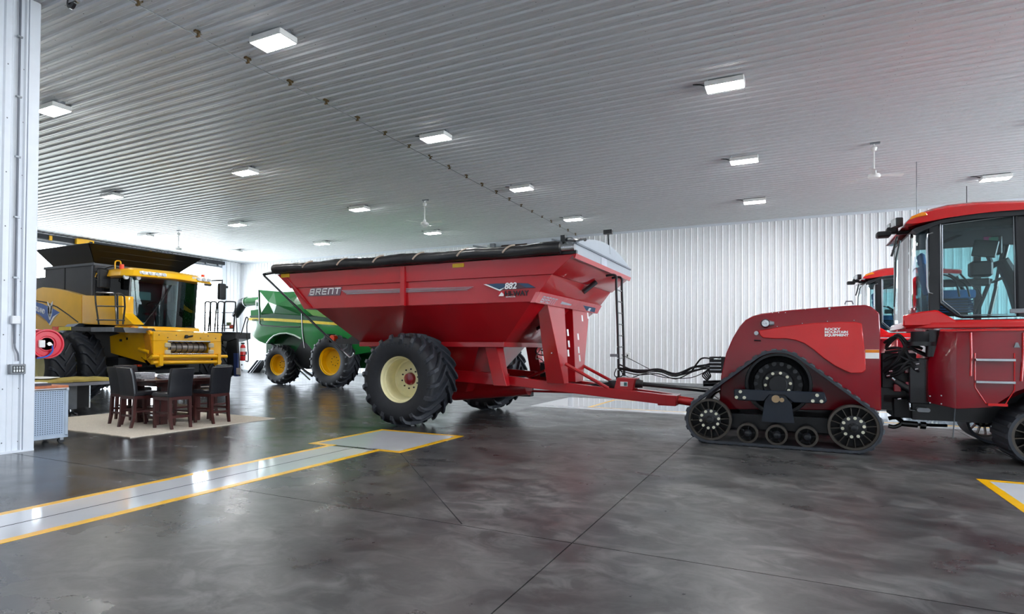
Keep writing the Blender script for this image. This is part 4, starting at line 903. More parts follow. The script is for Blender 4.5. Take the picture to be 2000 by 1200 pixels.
# hydraulic couplers at the tail
hc = MB().box(*[AY(1388, 700, 11.6).x, -1.0], 11.4, 12.0, AY(1388, 728, 11.6).z, AY(1388, 697, 11.6).z).build('coupler_block', BLKS, tr)
for k in range(4):
    p = AY(1391, 702+k*7, 11.42); MB().cyl(p+Vector((-.04, 0, 0)), p+Vector((.16, 0, 0)), .028, n=10).build('coupler', CHROME, hc)
MB().tube(smooth([AY(1394, 702, 11.4), AY(1372, 700, 11.4), AY(1360, 712, 11.45), AY(1352, 724, 11.5)], 5), .016, 6).build('hose', BLKS, hc)
for k in range(5): MB().tube(smooth([AY(1392, 716, 11.5), AY(1384-k*3, 724+k*2, 11.5), AY(1388-k*2, 735+k*2, 11.5), AY(1382-k, 742+k, 11.5)], 4), .013, 6).build('loose_hose', BLKS, hc)
MB().box(-1.5, -.9, 11.5, 11.9, .42, .56).build('drawbar', BLK, tr); MB().cyl((-1.05, 11.7, .95), (-1.55, 11.7, .93), .06, n=12).build('pto_stub', BLK, tr)
MB().box(-1.0, 1.1, 10.95, 12.45, .55, 1.0).build('rear_frame', BLK, tr)
# ------------------------------------------------ articulation joint: cylinders, hoses, brackets
aj = MB().box(1.2, 2.2, 11.2, 12.2, .62, 1.35).build('joint_frame', BLK, tr)
def ab(x0, y0, x1, y1, Y, d=.2, m=BLK, nm='joint_block'): 
    p, q = AY(x0, y0, Y), AY(x1, y1, Y); return MB().box(p.x, q.x, Y, Y+d, q.z, p.z).build(nm, m, aj, bevel=.012)
ab(1722, 690, 1790, 760, 11.0, .3, BLKS); ab(1776, 700, 1822, 790, 10.85, .4, BLK); ab(1745, 778, 1870, 822, 11.1, .8, BLKS); ab(1724, 770, 1800, 790, 11.2, .6, mat('axle_dark_red', '3A0710', .35))
c0, c1 = AY(1800, 648, 10.8), AY(1800, 668, 10.8); MB().cyl(c0, c1, .14, n=20).build('filter_housing', BLKS, aj); MB().cyl(AY(1800, 668, 10.8), AY(1800, 676, 10.8), .2, n=20).build('filter_flange', BLK, aj)
MB().cyl(AY(1822, 645, 10.75), AY(1820, 697, 10.75), .085, n=16).build('accumulator', BLK, aj)
MB().cyl(AY(1748, 745, 11.0), AY(1818, 785, 10.9), .06, n=14).build('steering_cylinder', BLK, aj); MB().cyl(AY(1742, 738, 11.0), AY(1760, 752, 11.0), .03, n=10).build('cylinder_rod', CHROME, aj)
for px, py in ((1738, 726), (1790, 712), (1788, 722), (1755, 780), (1733, 735)):
    p = AY(px, py, 10.85); MB().cyl(p, p+Vector((.04, -.03, .01)), .02, n=10).build('hydraulic_fitting', CHROME, aj)
random.seed(3)
for k in range(12):
    x0, y0 = 1724+random.uniform(0, 8), 668+random.uniform(0, 70); x1, y1 = 1805+random.uniform(-10, 12), 672+random.uniform(-6, 60)
    MB().tube(smooth([AY(x0, y0, 11.0), AY((2*x0+x1)/3, y0-random.uniform(-6, 22), 10.9), AY((x0+2*x1)/3, y1-random.uniform(0, 16), 10.85), AY(x1, y1, 10.95)], 5), .022, 7).build('hydraulic_hose', BLKS, aj)
for px, py, m_ in ((1778, 706, BRED), (1773, 722, DRED), (1776, 754, mat('tag_pink', 'D07080', .5)), (1752, 758, DRED)):
    p = AY(px, py, 10.98); MB().cbox(p, .1, .08, .12).build('valve_body', m_, aj, bevel=.01)
p = AY(1803, 801, 10.9); MB().prism_y([(p.x+a_, p.z+b_) for a_, b_ in rrect(-.085, .085, -.032, .032, .03)], p.y-.05, p.y+.1).build('lock_link', GREYM, aj)
MB().tube([AY(1776, 783, 10.95), AY(1777, 801, 10.95), AY(1788, 802, 10.95)], .018, 8).build('lock_pin', CHROME, aj)
# tow link under the joint
tl = MB().tube(smooth([AY(1735, 818, 11.5), AY(1750, 816, 11.5), AY(1762, 826, 11.5), AY(1748, 834, 11.5), AY(1735, 832, 11.5)], 4), .035, 8).build('tow_loop', BLK, tr)
MB().cyl(AY(1760, 827, 11.5), AY(1792, 830, 11.5), .05, n=10).cyl(AY(1792, 830, 11.5), AY(1850, 832, 11.5), .025, n=8).cyl(AY(1797, 831, 11.5), AY(1808, 832, 11.5), .06, n=10).build('tow_rod', BLK, tl)
# ------------------------------------------------ front frame: tank with steps
bt = MB(); lo = []; 
FYN = 10.44
bot = [AY(1813, 787, 10.72), AY(1868, 799.5, FYN), AY(1937, 797, FYN), AY(1985, 766, FYN), AY(2060, 740, FYN)]
top = [AY(1834, 646, 10.72), AY(1868, 645.5, FYN), AY(1937, 644.5, FYN), AY(1985, 643.5, FYN), AY(2060, 643, FYN)]
for i, v in enumerate(top): v.z = 1.905
mid = [Vector((b_.x, b_.y, 1.2)) for b_ in bot]; mid[0].x = bot[0].x
far = lambda ps: [Vector((p.x, 2*TY-p.y, p.z)) for p in ps]
rings = [bot+far(bot)[::-1], mid+far(mid)[::-1], [Vector((a_.x, a_.y, 1.42)) for a_ in mid]+far([Vector((a_.x, a_.y, 1.42)) for a_ in mid])[::-1], top+far(top)[::-1]]
tk = MB().loft(rings).build('fuel_tank', DRED, tr, bevel=.01)
for py in (703, 746):
    p, q = AY(1904, py, FYN-.04), AY(1981, py, FYN-.04); MB().box(p.x, q.x, FYN-.11, FYN+.0, p.z-.018, p.z+.018).build('step', CHROME, tk, bevel=.004)
for pts in ([(1896, 650), (1897, 690), (1896, 735)], [(1999, 650), (1999, 690), (1995, 745)]): MB().tube([AY(x, y, FYN-.012) for x, y in pts], .016, 8).build('step_edge', BRED, tk)
MB().tube([AY(x, y, FYN-.006) for x, y in [(1904, 690), (1904, 757), (1925, 788), (1964, 790), (1981, 762), (1981, 690)]], .009, 6).build('pocket_seam', BRED, tk)
MB().box(AY(1926, 788, FYN).x, AY(1964, 788, FYN).x, FYN-.1, FYN, AY(1926, 792, FYN).z, AY(1926, 787, FYN).z).build('step', BRED, tk)
MB().tube([AY(x, y, FYN-.01) for x, y in [(1836, 646), (1868, 646), (2060, 644)]], .018, 8).build('tank_rim', BRED, tk)
p = AY(1985, 675, FYN); MB().prism_y([(p.x-.03, p.z-.03), (p.x+.035, p.z-.03), (p.x+.015, p.z+.04), (p.x-.01, p.z+.04)], FYN-.02, FYN).build('lock_plate', GREYM, tk)
for px, py in ((1816, 774), (1838, 773), (1852, 774), (1816, 787), (1838, 789), (1852, 790)): p = AY(px, py, 10.6); MB().cyl(p+Vector((0, -.02, 0)), p+Vector((0, .1, 0)), .01, n=8).build('rivet', CHROME, tk)
MB().box(1.7, 5.4, 11.0, 12.4, .5, 1.2).build('front_frame', BLK, tr)
MB().cyl(AY(1866, 796, 10.9), AY(1861, 856, 10.9), .008, n=6).build('drain_wire', GREYM, tr)
# ------------------------------------------------ hood ahead of the cab (outside the frame)
MB().loft([[(3.6, 10.95, 1.3), (3.6, 12.45, 1.3), (3.6, 12.45, 2.2), (3.6, 12.2, 2.35), (3.6, 11.2, 2.35), (3.6, 10.95, 2.2)], [(6.1, 11.05, 1.3), (6.1, 12.35, 1.3), (6.1, 12.35, 1.95), (6.1, 12.15, 2.1), (6.1, 11.25, 2.1), (6.1, 11.05, 1.95)]]).build('hood', DRED, tr, bevel=.03)
# ------------------------------------------------ cab
CN, CFY = 10.72, 12.68
CX0, CX1 = 1.66, 3.55
def plan(x0, x1, yn, yf, r): # rounded at the rear corners
    return [(x1, yf), (x1, yn)]+[(x0+r-r*math.sin(t), yn+r-r*math.cos(t)) for t in [PI/2*i/6 for i in range(7)]]+[(x0+r-r*math.cos(t), yf-r+r*math.sin(t)) for t in [PI/2*i/6 for i in range(7)]]
cb = MB().loft([[(x, y, 1.93) for x, y in plan(CX0-.08, CX1, CN-.06, CFY+.06, .3)], [(x, y, 2.02) for x, y in plan(CX0-.06, CX1, CN-.06, CFY+.06, .3)], [(x, y, 2.05) for x, y in plan(CX0-.03, CX1, CN-.04, CFY+.04, .3)]]).build('cab_base', BRED, tr, bevel=.012)
zq = lambda px, py: AY(px, py, CN).z; xq = lambda px, py: AY(px, py, CN).x
MB().prism_y(XZ([(1764, 616), (1800, 609), (1826, 606), (1833, 607), (1869, 627), (1869, 636), (1764, 638)], CN-.05), CN-.058, CN+.06).build('rear_fairing', BRED, cb, bevel=.02)
MB().box(CX0, CX1, CN, CFY, 2.0, 2.06).build('cab_floor', BLKS, tr)
# glass
zt_, zb_ = 3.42, 2.05
def strip(pts2, name, m, z0, z1, th=.012):
    outer = [(x, y) for x, y in pts2]; r = []
    for (x, y) in outer:
        r.append([(x, y, z0), (x, y, z1), (x+th*.7, y+th*.7, z1), (x+th*.7, y+th*.7, z0)])
    return MB().loft(r).build(name, m, tr)
cor = [(CX0+.26-.26*math.sin(t), CN+.26-.26*math.cos(t)) for t in [PI/2*i/8 for i in range(9)]]
strip([(1.87, CN)]+cor if cor[0][0] > 1.87 else [(1.87, CN)]+[c_ for c_ in cor if c_[0] < 1.86], 'corner_glass', GLASSC, zb_, zt_)
strip([(CX0, CN+.3), (CX0, CFY-.3)], 'rear_glass', GLASSC, zb_, zt_)
dg = [(1835, 436), (1984, 418), (1988, 618), (1880, 620), (1868, 617), (1836, 592)]
dpx = XZ(dg, CN)
MB().prism_y(dpx, CN-.004, CN+.006).build('door_glass', GLASS, tr)
def frame_loop(pts, r, name, m, parent, Y): return MB().tube([(x, Y, z) for x, z in pts]+[(pts[0][0], Y, pts[0][1])], r, 6).build(name, m, parent)
frame_loop(dpx, .022, 'door_seal', BLK, tr, CN-.004)
frame_loop([(x+(.03 if i in (0, 4, 5) else -.03), z+(.03 if i > 1 else -.03)) for i, (x, z) in enumerate(dpx)], .008, 'door_trim', GREYM, tr, CN-.012)
MB().prism_y(XZ([(1813, 436), (1834, 433), (1836, 606), (1814, 609)], CN), CN-.015, CN+.06).build('rear_pillar', BLK, tr, bevel=.01)
MB().tube([AY(x, y, CN-.03) for x, y in [(1822, 455), (1812, 458), (1810, 470), (1811, 560), (1814, 572), (1822, 574)]], .012, 8).build('grab_handle', CHROME, tr)
MB().prism_y(XZ([(1986, 416), (2030, 412), (2030, 622), (1988, 618)], CN), CN-.015, CN+.06).build('front_pillar', BLK, tr)
MB().box(CX0+.02, CX0+.09, CFY-.1, CFY, zb_, zt_).build('far_pillar', BLK, tr); MB().box(2.85, 2.95, CFY-.08, CFY, zb_, zt_).build('far_pillar', BLK, tr)
MB().box(CX0+.05, CX1, CFY-.008, CFY, zb_, zt_).build('far_side_glass', GLASSD, tr)
MB().prism_y(XZ([(1972, 604), (2010, 602), (2010, 612), (1972, 612)], CN-.03), CN-.05, CN-.02).build('door_hinge', GREYM, tr, bevel=.006)
# roof
RN, RF = 10.60, 12.80
topc = XZ([(1766, 440), (1774, 429), (1790, 418.5), (1820, 407), (1850, 399.5), (1900, 394), (1950, 392), (2000, 391)], RN+.1)
topc.append((3.75, 3.68)); botc = XZ([(2000, 409), (1950, 412), (1900, 418), (1850, 426), (1830, 431), (1800, 438), (1780, 441)], RN+.1); botc = [(3.75, 3.55)]+botc
full = topc+botc; cxm = sum(p[0] for p in full)/len(full); czm = min(p[1] for p in full)+.05
def sc_(f): return [(cxm+(x-cxm)*(1-.02*(1-f)), czm+(z-czm)*f) for x, z in full]
rings = [[(x, y, z) for x, z in sc_(f)] for y, f in ((RN+.02, .72), (RN+.1, .97), (RN+.35, 1.12), (TY, 1.22), (RF-.35, 1.12), (RF-.1, .97), (RF-.02, .72))]
rf = MB().loft(rings).build('cab_roof', BRED, tr, ang=45)
MB().prism_y(XZ([(1782, 449), (1790, 445), (1830, 432), (1900, 419), (2000, 409), (2040, 406), (2040, 424), (2000, 420), (1900, 428), (1836, 437), (1800, 452), (1790, 456)], RN+.06), RN+.05, RF-.05).build('roof_lining', BLKS, tr)
MB().prism_y(XZ([(1775, 430), (1779, 424), (1800, 415.5), (1806, 416), (1811, 421.5), (1790, 425.5), (1777, 430.5)], RN+.04), RN-.01, RN+.12).build('amber_marker', AMBER, rf, bevel=.008)
for px, py, w_, h_, Y in ((1752, 436, .2, .14, RN+.25), (1742, 444, .14, .12, RN+.55)):
    p = AY(px, py, Y); o_ = MB().cbox(p, .1, w_, h_, Matrix.Rotation(.25, 3, 'Z')).build('work_lamp', BLK, rf, bevel=.01); MB().cbox(p+Vector((-.0, -.0, 0))+Matrix.Rotation(.25, 3, 'Z') @ Vector((-.052, 0, 0)), .01, w_*.85, h_*.8, Matrix.Rotation(.25, 3, 'Z')).build('lamp_lens', LENS, o_)
p = AY(1725, 459, RN+.5); MB().cbox(p, .2, .2, .09).cbox(p+Vector((.12, .02, .06)), .16, .16, .1).cbox(p+Vector((.3, .03, .02)), .25, .1, .06).build('side_lamp', BLKS, rf, bevel=.02)
MB().tube([AY(1752, 462, RN+.5), AY(1745, 490, RN+.5), AY(1741, 501, RN+.5)], .018, 6).tube([AY(1758, 470, RN+.5), AY(1750, 505, RN+.5), AY(1749, 540, RN+.5), AY(1747, 600, RN+.5)], .014, 6).build('wiper_arm', BLK, tr)
# cab interior
MB().box(CX0+.1, CX1-.1, CN+.1, CFY-.1, 3.4, 3.44).build('headliner', mat('headliner_grey', '4A4E52', .8), tr)
SEAT = mat('seat_blue', '2F6BA6', .7, var=.2)
st = MB().box(2.05, 2.6, 11.35, 11.95, 2.42, 2.56).build('operator_seat', SEAT, tr, bevel=.04, seg=2)
MB().loft([[(2.0, 11.37, 2.52), (2.16, 11.37, 2.52), (2.16, 11.93, 2.52), (2.0, 11.93, 2.52)], [(1.9, 11.42, 3.0), (2.02, 11.42, 3.0), (2.02, 11.88, 3.0), (1.9, 11.88, 3.0)]]).build('seat_back', SEAT, st, bevel=.04, seg=2)
MB().loft([[(1.9, 11.52, 3.0), (1.99, 11.52, 3.0), (1.99, 11.78, 3.0), (1.9, 11.78, 3.0)], [(1.88, 11.52, 3.2), (1.96, 11.52, 3.2), (1.96, 11.78, 3.2), (1.88, 11.78, 3.2)]]).build('head_rest', SEAT, st, bevel=.03)
MB().box(2.1, 2.5, 11.4, 11.9, 2.16, 2.42).build('seat_pedestal', BLKS, st); 
for k in range(5): MB().box(2.06, 2.56, 11.36, 11.94, 2.2+k*.042, 2.225+k*.042).build('bellows_fold', mat('bellows_blue', '1F3F66', .7), st)
MB().box(2.15, 2.75, 11.25, 11.33, 2.6, 2.72).build('arm_rest', BLKS, st, bevel=.02)
p = AY(1924, 486, 11.25); MB().cbox(p, .3, .06, .26, Matrix.Rotation(.2, 3, 'Y') @ Matrix.Rotation(-.3, 3, 'Z')).build('monitor', BLK, tr, bevel=.01); MB().tube([p, p+Vector((.08, .05, -.2)), AY(1925, 525, 11.3)], .035, 8).build('monitor_stem', BLKS, tr)
p, q = AY(1893, 512, 11.3), AY(1938, 540, 11.3); MB().box(p.x, q.x, 11.22, 11.42, q.z, p.z).build('control_console', BLKS, tr, bevel=.03)
MB().tube([AY(1936, 520, 11.5), AY(1958, 512, 11.5), AY(1985, 560, 11.5), AY(2000, 600, 11.5)], [.05, .1, .13, .15], 10).build('steering_pedestal', BLKS, tr)
p = AY(1940, 480, 11.6); MB().cbox(p, .2, .15, .3).build('display_cluster', BLKS, tr, bevel=.02); p = AY(1928, 468, 11.5); MB().cbox(p, .09, .03, .08).build('pink_note', mat('note_pink', 'B0307A', .6), tr); p = AY(1940, 468, 11.5); MB().cbox(p, .12, .03, .07).build('green_note', mat('note_green', '4E8F78', .6), tr)
for a_, b_ in (((1905, 618), (1935, 545)), ((1932, 618), (1946, 560)), ((1962, 470), (1945, 560)), ((1975, 455), (1958, 520))): MB().tube([AY(*a_, 12.55), AY(*b_, 12.55)], .03, 6).build('far_door_frame', BLK, tr)
for x_ in (1862, 1882, 1905): MB().tube(smooth([AY(x_-30, 535, 11.2), AY(x_-8, 540+(x_-1862)*.4, 11.2), AY(x_+5, 552+(x_-1862)*.3, 11.2), AY(x_+12, 580, 11.2)], 5), .014, 6).build('interior_cable', BLKS, tr)
sw = Matrix.Rotation(-.5, 3, 'Y'); MB().tube([Vector((3.05, 11.65, 2.78)) + sw @ Vector((.2*math.cos(2*PI*k/20), .2*math.sin(2*PI*k/20), 0)) for k in range(20)], .017, 6, closed=True).build('steering_wheel', BLKS, tr)
MB().tube([AY(1832, 478, 11.2), AY(1850, 470, 11.2), AY(1878, 458, 11.2), AY(1885, 450, 11.2)], .025, 8).build('monitor_rail', BLKS, tr)
MB().tube([(2.9, 12.6, 2.16), (2.6, 12.62, 2.9)], .03, 8).build('far_door_bar', BLKS, tr)
# second tractor of the same kind, one bay further back
def copy_skip(o, parent, off):
    c = o.copy(); COL.objects.link(c); c.parent = parent
    if parent is None: c.location = o.location+off
    for ch in o.children:
        if not ch.name.startswith(('track_lug', 'sprocket_pin', 'dealer_lettering', 'warning_label', 'drain_wire')): copy_skip(ch, c, off)
    return c
t2 = copy_skip(tr, None, Vector((.15, 7.7, 0)))
t2['label'] = 'second red tracked tractor, cab showing behind the near tractor, by the back wall'
tr['group'] = t2['group'] = 'red tracked tractors'
# ================================================================== yellow combine harvester
HY = 11.3
nh = thing('yellow_combine', (-18.6, HY, 0), 'yellow combine harvester with black grain tank, dual tyres and no header', 'combine')
SY = 9.9
DARK = mat('chassis_dark', '1B1C1F', .5)
MB().box(-24.6, -17.9, 10.35, 12.3, 1.0, 3.0).build('chassis', DARK, nh)
px = lambda pts, Y=SY: XZ(pts, Y)
rp_ = MB().prism_y([(-24.8, 2.9), (-24.8, 1.9)]+px([(66, 655), (100, 655), (116, 650), (128, 640), (140, 634), (160, 633), (160, 577), (140, 571), (125, 567), (105, 563), (84, 561), (74, 564), (69, 571)]), SY-.02, SY+.3).build('rear_side_panel', BEIGE, nh, bevel=.03, seg=2)
MB().prism_y(px([(161.5, 577), (190, 578), (240, 578), (240, 612), (262, 634), (230, 636), (161.5, 633.5)]), SY-.02, SY+.3).build('front_side_panel', YEL, nh, bevel=.025, seg=2)
MB().tube([AY(x, y, SY-.02) for x, y in [(60, 586), (90, 591), (112, 600), (135, 616), (153, 630)]], .018, 6).build('trim_line', DARK, rp_)
lg = MB().prism_y(px([(30, 582), (64, 587.5), (85, 594), (105, 603), (119, 611), (108, 620), (100, 636), (92, 626), (80, 616), (64, 607.5), (30, 596)]), SY-.032, SY-.0).build('blue_badge', BLUE, nh)
MB().prism_y(px([(119, 611), (109, 620), (100, 636), (98, 634), (106, 619)]), SY-.036, SY-.02).build('badge_edge', DECALW, lg)
MB().prism_y(px([(64, 607.5), (80, 616), (92, 626), (90, 627), (78, 618.5), (64, 610)]), SY-.036, SY-.02).build('badge_edge', mat('badge_gold', 'C79A4A', .4), lg)
a = AY(64.5, 604.5, SY-.034); e_ = AY(89, 615, SY-.034); d = (e_-a)
text('brand_lettering', 'HOLLAND', .2, a, d, Vector((-d.z, 0, d.x)), DECALW, lg, bold=.006, wx=.72)
for s in (-1, 1):
    for k in range(4):
        c = AY(97.5, 601.5+k*6, SY-.036); w_ = .15-.015*k
        pts = [(c.x, c.z), (c.x+s*w_*.45, c.z+.14), (c.x+s*w_, c.z+.2), (c.x+s*w_*.95, c.z+.08), (c.x+s*w_*.4, c.z-.06), (c.x, c.z-.1)]
        MB().prism_y(pts if s > 0 else pts[::-1], SY-.04, SY-.03).build('leaf_emblem', DECALW, lg)
# grain tank and flared extension
TN, TF = 10.05, 12.65; TX0, TX1 = -21.3, -18.62
TANK = mat('tank_black', '282A2F', .4, coat=.2, var=.08)
tk = MB().box(TX0, TX1, TN, TF, 2.9, 4.0).build('grain_tank', TANK, nh, bevel=.02)
MB().box(TX0-.02, TX1+.02, TN-.03, TF+.03, 3.98, 4.06).build('tank_rim', mat('tank_rim', '50545A', .4), tk)
MB().box(-20.2, -20.15, TN-.012, TN, 2.95, 3.98).build('tank_seam', DARK, tk); MB().box(TX1-.12, TX1-.06, TN-.015, TN, 2.95, 3.98).build('tank_seam', mat('tank_seam', '5A5E66', .4), tk)
MB().box(-24.6, TX0, 10.3, 12.4, 2.9, 3.8).build('engine_cover', BLK, nh)
lo = [(-20.78, TN, 4.06), (TX1, TN, 4.06), (TX1, TF, 4.06), (-20.78, TF, 4.06)]; hi = [(-20.85, TN-.45, 4.52), (TX1+.55, TN-.45, 4.53), (TX1+.55, TF+.45, 4.58), (-20.85, TF+.45, 4.6)]
FLAP = mat('flap_black', '0D0E10', .38, coat=.15)
for i in range(4):
    j = (i+1) % 4; a, b_, c, d = [Vector(v) for v in (lo[i], lo[j], hi[j], hi[i])]
    n = (b_-a).cross(d-a).normalized()*.025
    MB().loft([[a, b_, c, d], [a+n, b_+n, c+n, d+n]]).build('tank_flap', FLAP, tk)
for k in (1, 2): MB().tube([Vector(lo[1]).lerp(Vector(hi[1]), k/3)+Vector((.02, .2, 0)), Vector(lo[2]).lerp(Vector(hi[2]), k/3)+Vector((.02, -.2, 0))], .012, 6).build('flap_rib', mat('flap_rib', '2C2E33', .4), tk)
MB().box(TX1-.3, TX1-.04, TN+.3, TF-.3, 2.3, 3.6).build('cab_rear_wall', mat('cab_wall_grey', '6E7A7A', .6), nh)
# cab
X0, X1 = -18.65, -17.35; CN_, CF_ = 10.28, 12.34
MB().box(X0, X1+.1, CN_, CF_, 2.05, 2.2).build('cab_floor', BLKS, nh)
arcf = lambda n=10: [(X1+.24*math.sin(PI*i/n), CN_+(CF_-CN_)*i/n) for i in range(n+1)]
rings = [[(x, y, 2.16), (x+.12, y, 3.62), (x+.105, y, 3.62), (x-.015, y, 2.16)] for x, y in arcf()]
MB().loft(rings).build('windscreen', GLASS, nh)
for Y in (CN_, CF_):
    MB().prism_y([(X0+.15, 2.2), (X1-.05, 2.16), (X1+.05, 3.6), (X0+.15, 3.6)], Y-.006, Y+.006).build('side_glass', GLASS, nh)
    MB().tube([(X1-.02, Y, 2.16), (X1+.1, Y, 3.62)], .035, 8).build('cab_pillar', BLK, nh); MB().box(X0, X0+.16, Y-.03, Y+.03, 2.1, 3.62).build('cab_pillar', BLK, nh)
cr_ = MB().loft([[(x, y, z) for x, y, z in [(X0-.2, CN_-.2, 3.62), (X1+.2, CN_-.38, 3.58), (X1+.55, CN_-.2, 3.58), (X1+.72, HY, 3.60), (X1+.55, CF_+.2, 3.58), (X1+.2, CF_+.38, 3.58), (X0-.2, CF_+.2, 3.62)]],
                [(x, y, z) for x, y, z in [(X0-.2, CN_-.15, 3.80), (X1+.18, CN_-.3, 3.78), (X1+.5, CN_-.15, 3.76), (X1+.66, HY, 3.76), (X1+.5, CF_+.15, 3.76), (X1+.18, CF_+.3, 3.78), (X0-.2, CF_+.15, 3.80)]],
                [(x, y, z) for x, y, z in [(X0-.1, CN_+.05, 3.88), (X1+.1, CN_, 3.87), (X1+.3, CN_+.1, 3.85), (X1+.4, HY, 3.86), (X1+.3, CF_-.1, 3.85), (X1+.1, CF_, 3.87), (X0-.1, CF_-.05, 3.88)]]]).build('cab_roof', YEL, nh, bevel=.02)
for y0, y1 in ((CN_-.02, CN_+.7), (CF_-.55, CF_+.1)):
    xm = X1+.545
    pl = MB().loft([[(xm-.06, y0, 3.64), (xm+.04+.12*((y0+.35-CN_)/2), y1, 3.64), (xm+.06, y1, 3.74), (xm-.04, y0, 3.74)], [(xm+.01, y0, 3.64), (xm+.14, y1, 3.64), (xm+.13, y1, 3.74), (xm+.02, y0, 3.74)]]).build('lamp_bar', DECALW, cr_, bevel=.02)
    for k in range(4):
        t_ = (k+.5)/4; p = Vector((xm+.03+.115*t_, y0+(y1-y0)*t_, 3.69)); MB().lathe([(.0, .02), (.05, .02), (.055, -.02)], p, 'X', 14).build('head_lamp', LENS, pl)
for y in (CN_-.25, CF_+.22):
    MB().cyl((X1+.1, y, 3.78), (X1+.1, y, 3.92), .06, .055, 14).build('beacon', ORED, cr_)
MB().tube(smooth([(X1-.02, CN_-.36, 3.78), (X1-.02, CN_-.36, 3.98), (X1+.02, CN_-.3, 4.02), (X1+.06, CN_-.26, 3.98), (X1+.06, CN_-.26, 3.78)], 4), .018, 8).build('beacon_guard', YEL, cr_)
p = AX(246, 541, X1+.3); MB().lathe([(.0, .03), (.07, .03), (.075, -.02), (.03, -.06)], p, 'X', 14).build('round_lamp', LENS, cr_); p = AX(270, 543, X1+.35); MB().lathe([(.0, .03), (.06, .03), (.065, -.02), (.03, -.06)], p, 'X', 14).build('round_lamp', LENS, cr_)
# mirrors
p = AY(203, 545, 9.95); MB().cbox(p, .16, .3, .52).build('mirror', BLKS, nh, bevel=.04, seg=2); q = AY(198, 529, 9.95); MB().cbox(q, .2, .3, .14).build('mirror', BLKS, nh, bevel=.03)
MB().tube([AY(206, 524, 10.0), AY(222, 520, 10.1), (X1+.1, CN_-.1, 3.75)], .02, 8).build('mirror_arm', BLK, nh); MB().tube([AY(190, 536, 9.95), AY(187, 545, 9.95), AY(193, 549, 9.95)], .015, 6).build('mirror_bracket', BLK, nh)
p = AX(433, 570, X1+.1); MB().cbox(p, .14, .26, .55).build('mirror', BLKS, nh, bevel=.05, seg=2); MB().tube([(X1+.2, CF_+.3, 3.72), (X1+.15, p.y-.02, p.z+.38), (X1+.1, p.y, p.z+.2)], .028, 8).build('mirror_arm', BLK, nh)
q = AX(406, 556, X1+.3); MB().cbox(q, .12, .22, .1).build('side_lamp', BLKS, nh, bevel=.02); q = AX(440, 561, X1+.1); MB().cbox(q, .1, .14, .07).build('mirror_clamp', BLKS, nh)
# interior
st = MB().box(-18.4, -17.9, 11.0, 11.6, 2.5, 2.65).build('operator_seat', mat('seat_grey', '9DB2B4', .7), nh, bevel=.04); MB().box(-18.5, -18.38, 11.0, 11.6, 2.6, 3.3).build('seat_back', MATS['seat_grey'], st, bevel=.04, seg=2)
MB().box(-18.35, -17.95, 11.05, 11.55, 2.2, 2.5).build('seat_base', BLKS, st)
MB().tube([(-17.6, 11.3, 2.2), (-17.75, 11.3, 2.85)], .05, 10).build('steering_column', BLKS, nh); MB().tube([Vector((-17.78, 11.3, 2.88))+Vector((.15*math.cos(2*PI*k/18), .2*math.sin(2*PI*k/18), .06*math.cos(2*PI*k/18))) for k in range(18)], .016, 6, closed=True).build('steering_wheel', BLKS, nh)
MB().box(-18.5, -18.45, 11.75, 12.2, 2.3, 3.0).build('safety_vest', mat('hi_vis_yellow', 'D9E02A', .8), nh); MB().box(-18.3, -17.8, 11.7, 12.0, 2.2, 2.75).build('side_console', BLKS, nh, bevel=.03); MB().cbox((-17.6, 12.1, 3.0), .06, .22, .3).build('monitor', BLK, nh)
MB().cbox((-18.2, 10.9, 2.95), .15, .2, .12).build('orange_cap', ORED, nh)
MB().tube([(X1+.26, 10.6, 2.25), (X1+.34, 11.1, 3.0), (X1+.36, 11.35, 3.45)], .012, 6).build('wiper_arm', BLK, nh)
# apron below the windscreen
ap = MB().loft([[(X1-.3, CN_-.1, 2.0), (X1+.25, CN_-.05, 2.0), (X1+.45, HY, 2.0), (X1+.25, CF_+.05, 2.0), (X1-.3, CF_+.1, 2.0)], [(X1-.3, CN_-.1, 2.17), (X1+.2, CN_-.05, 2.17), (X1+.36, HY, 2.17), (X1+.2, CF_+.05, 2.17), (X1-.3, CF_+.1, 2.17)]]).build('cab_apron', YEL, nh, bevel=.02)
MB().prism_x([(CN_-.45, 2.15), (CN_+.4, 2.17), (CN_+.4, 1.98), (CN_-.2, 1.92), (CN_-.42, 1.98)], X1+.1, X1+.3).build('lamp_housing', YEL, ap, bevel=.03)
for k, pxx in enumerate((258, 274)): p = AX(pxx, 643, X1+.31); MB().lathe([(.0, .02), (.075, .02), (.085, -.02)], p, 'X', 16).build('head_lamp', LENS if k else AMBER, ap)
# near side platform, rail and reflector
pf = MB().prism_y(px([(103, 638), (240, 640), (245, 650), (103, 645)], 9.45), 9.45, 10.3).build('platform', BLK, nh)
p, q = AY(103.5, 638.5, 9.44), AY(115, 645, 9.44); MB().box(p.x, q.x, 9.42, 9.45, q.z, p.z).build('reflector', ORED, pf); p, q = AY(116, 639, 9.44), AY(138, 645.5, 9.44); MB().box(p.x, q.x, 9.42, 9.45, q.z, p.z).build('reflector', STRIPE, pf)
p, q = AY(180, 640, 9.44), AY(222, 648, 9.44); MB().box(p.x, q.x, 9.41, 9.45, q.z, p.z).build('latch_plate', GREYM, pf)
MB().prism_y(px([(113, 654), (135, 634), (158, 632), (145, 640), (125, 652)], 9.8), 9.75, 10.0).build('fender_edge', mat('silver_blue', 'A9B4C8', .3, coat=.4), nh)
rl = MB().tube([AY(x, y, 9.5) for x, y in [(193, 634), (187, 592), (186, 576), (189, 571), (222, 573), (225, 577), (228, 634)]], .022, 8).build('hand_rail', BLK, nh)
for y0, y1 in ((598, 599), (625, 626)): MB().tube([AY(189, y0, 9.5), AY(243, y1, 9.5)], .018, 8).build('rail_bar', BLK, rl)
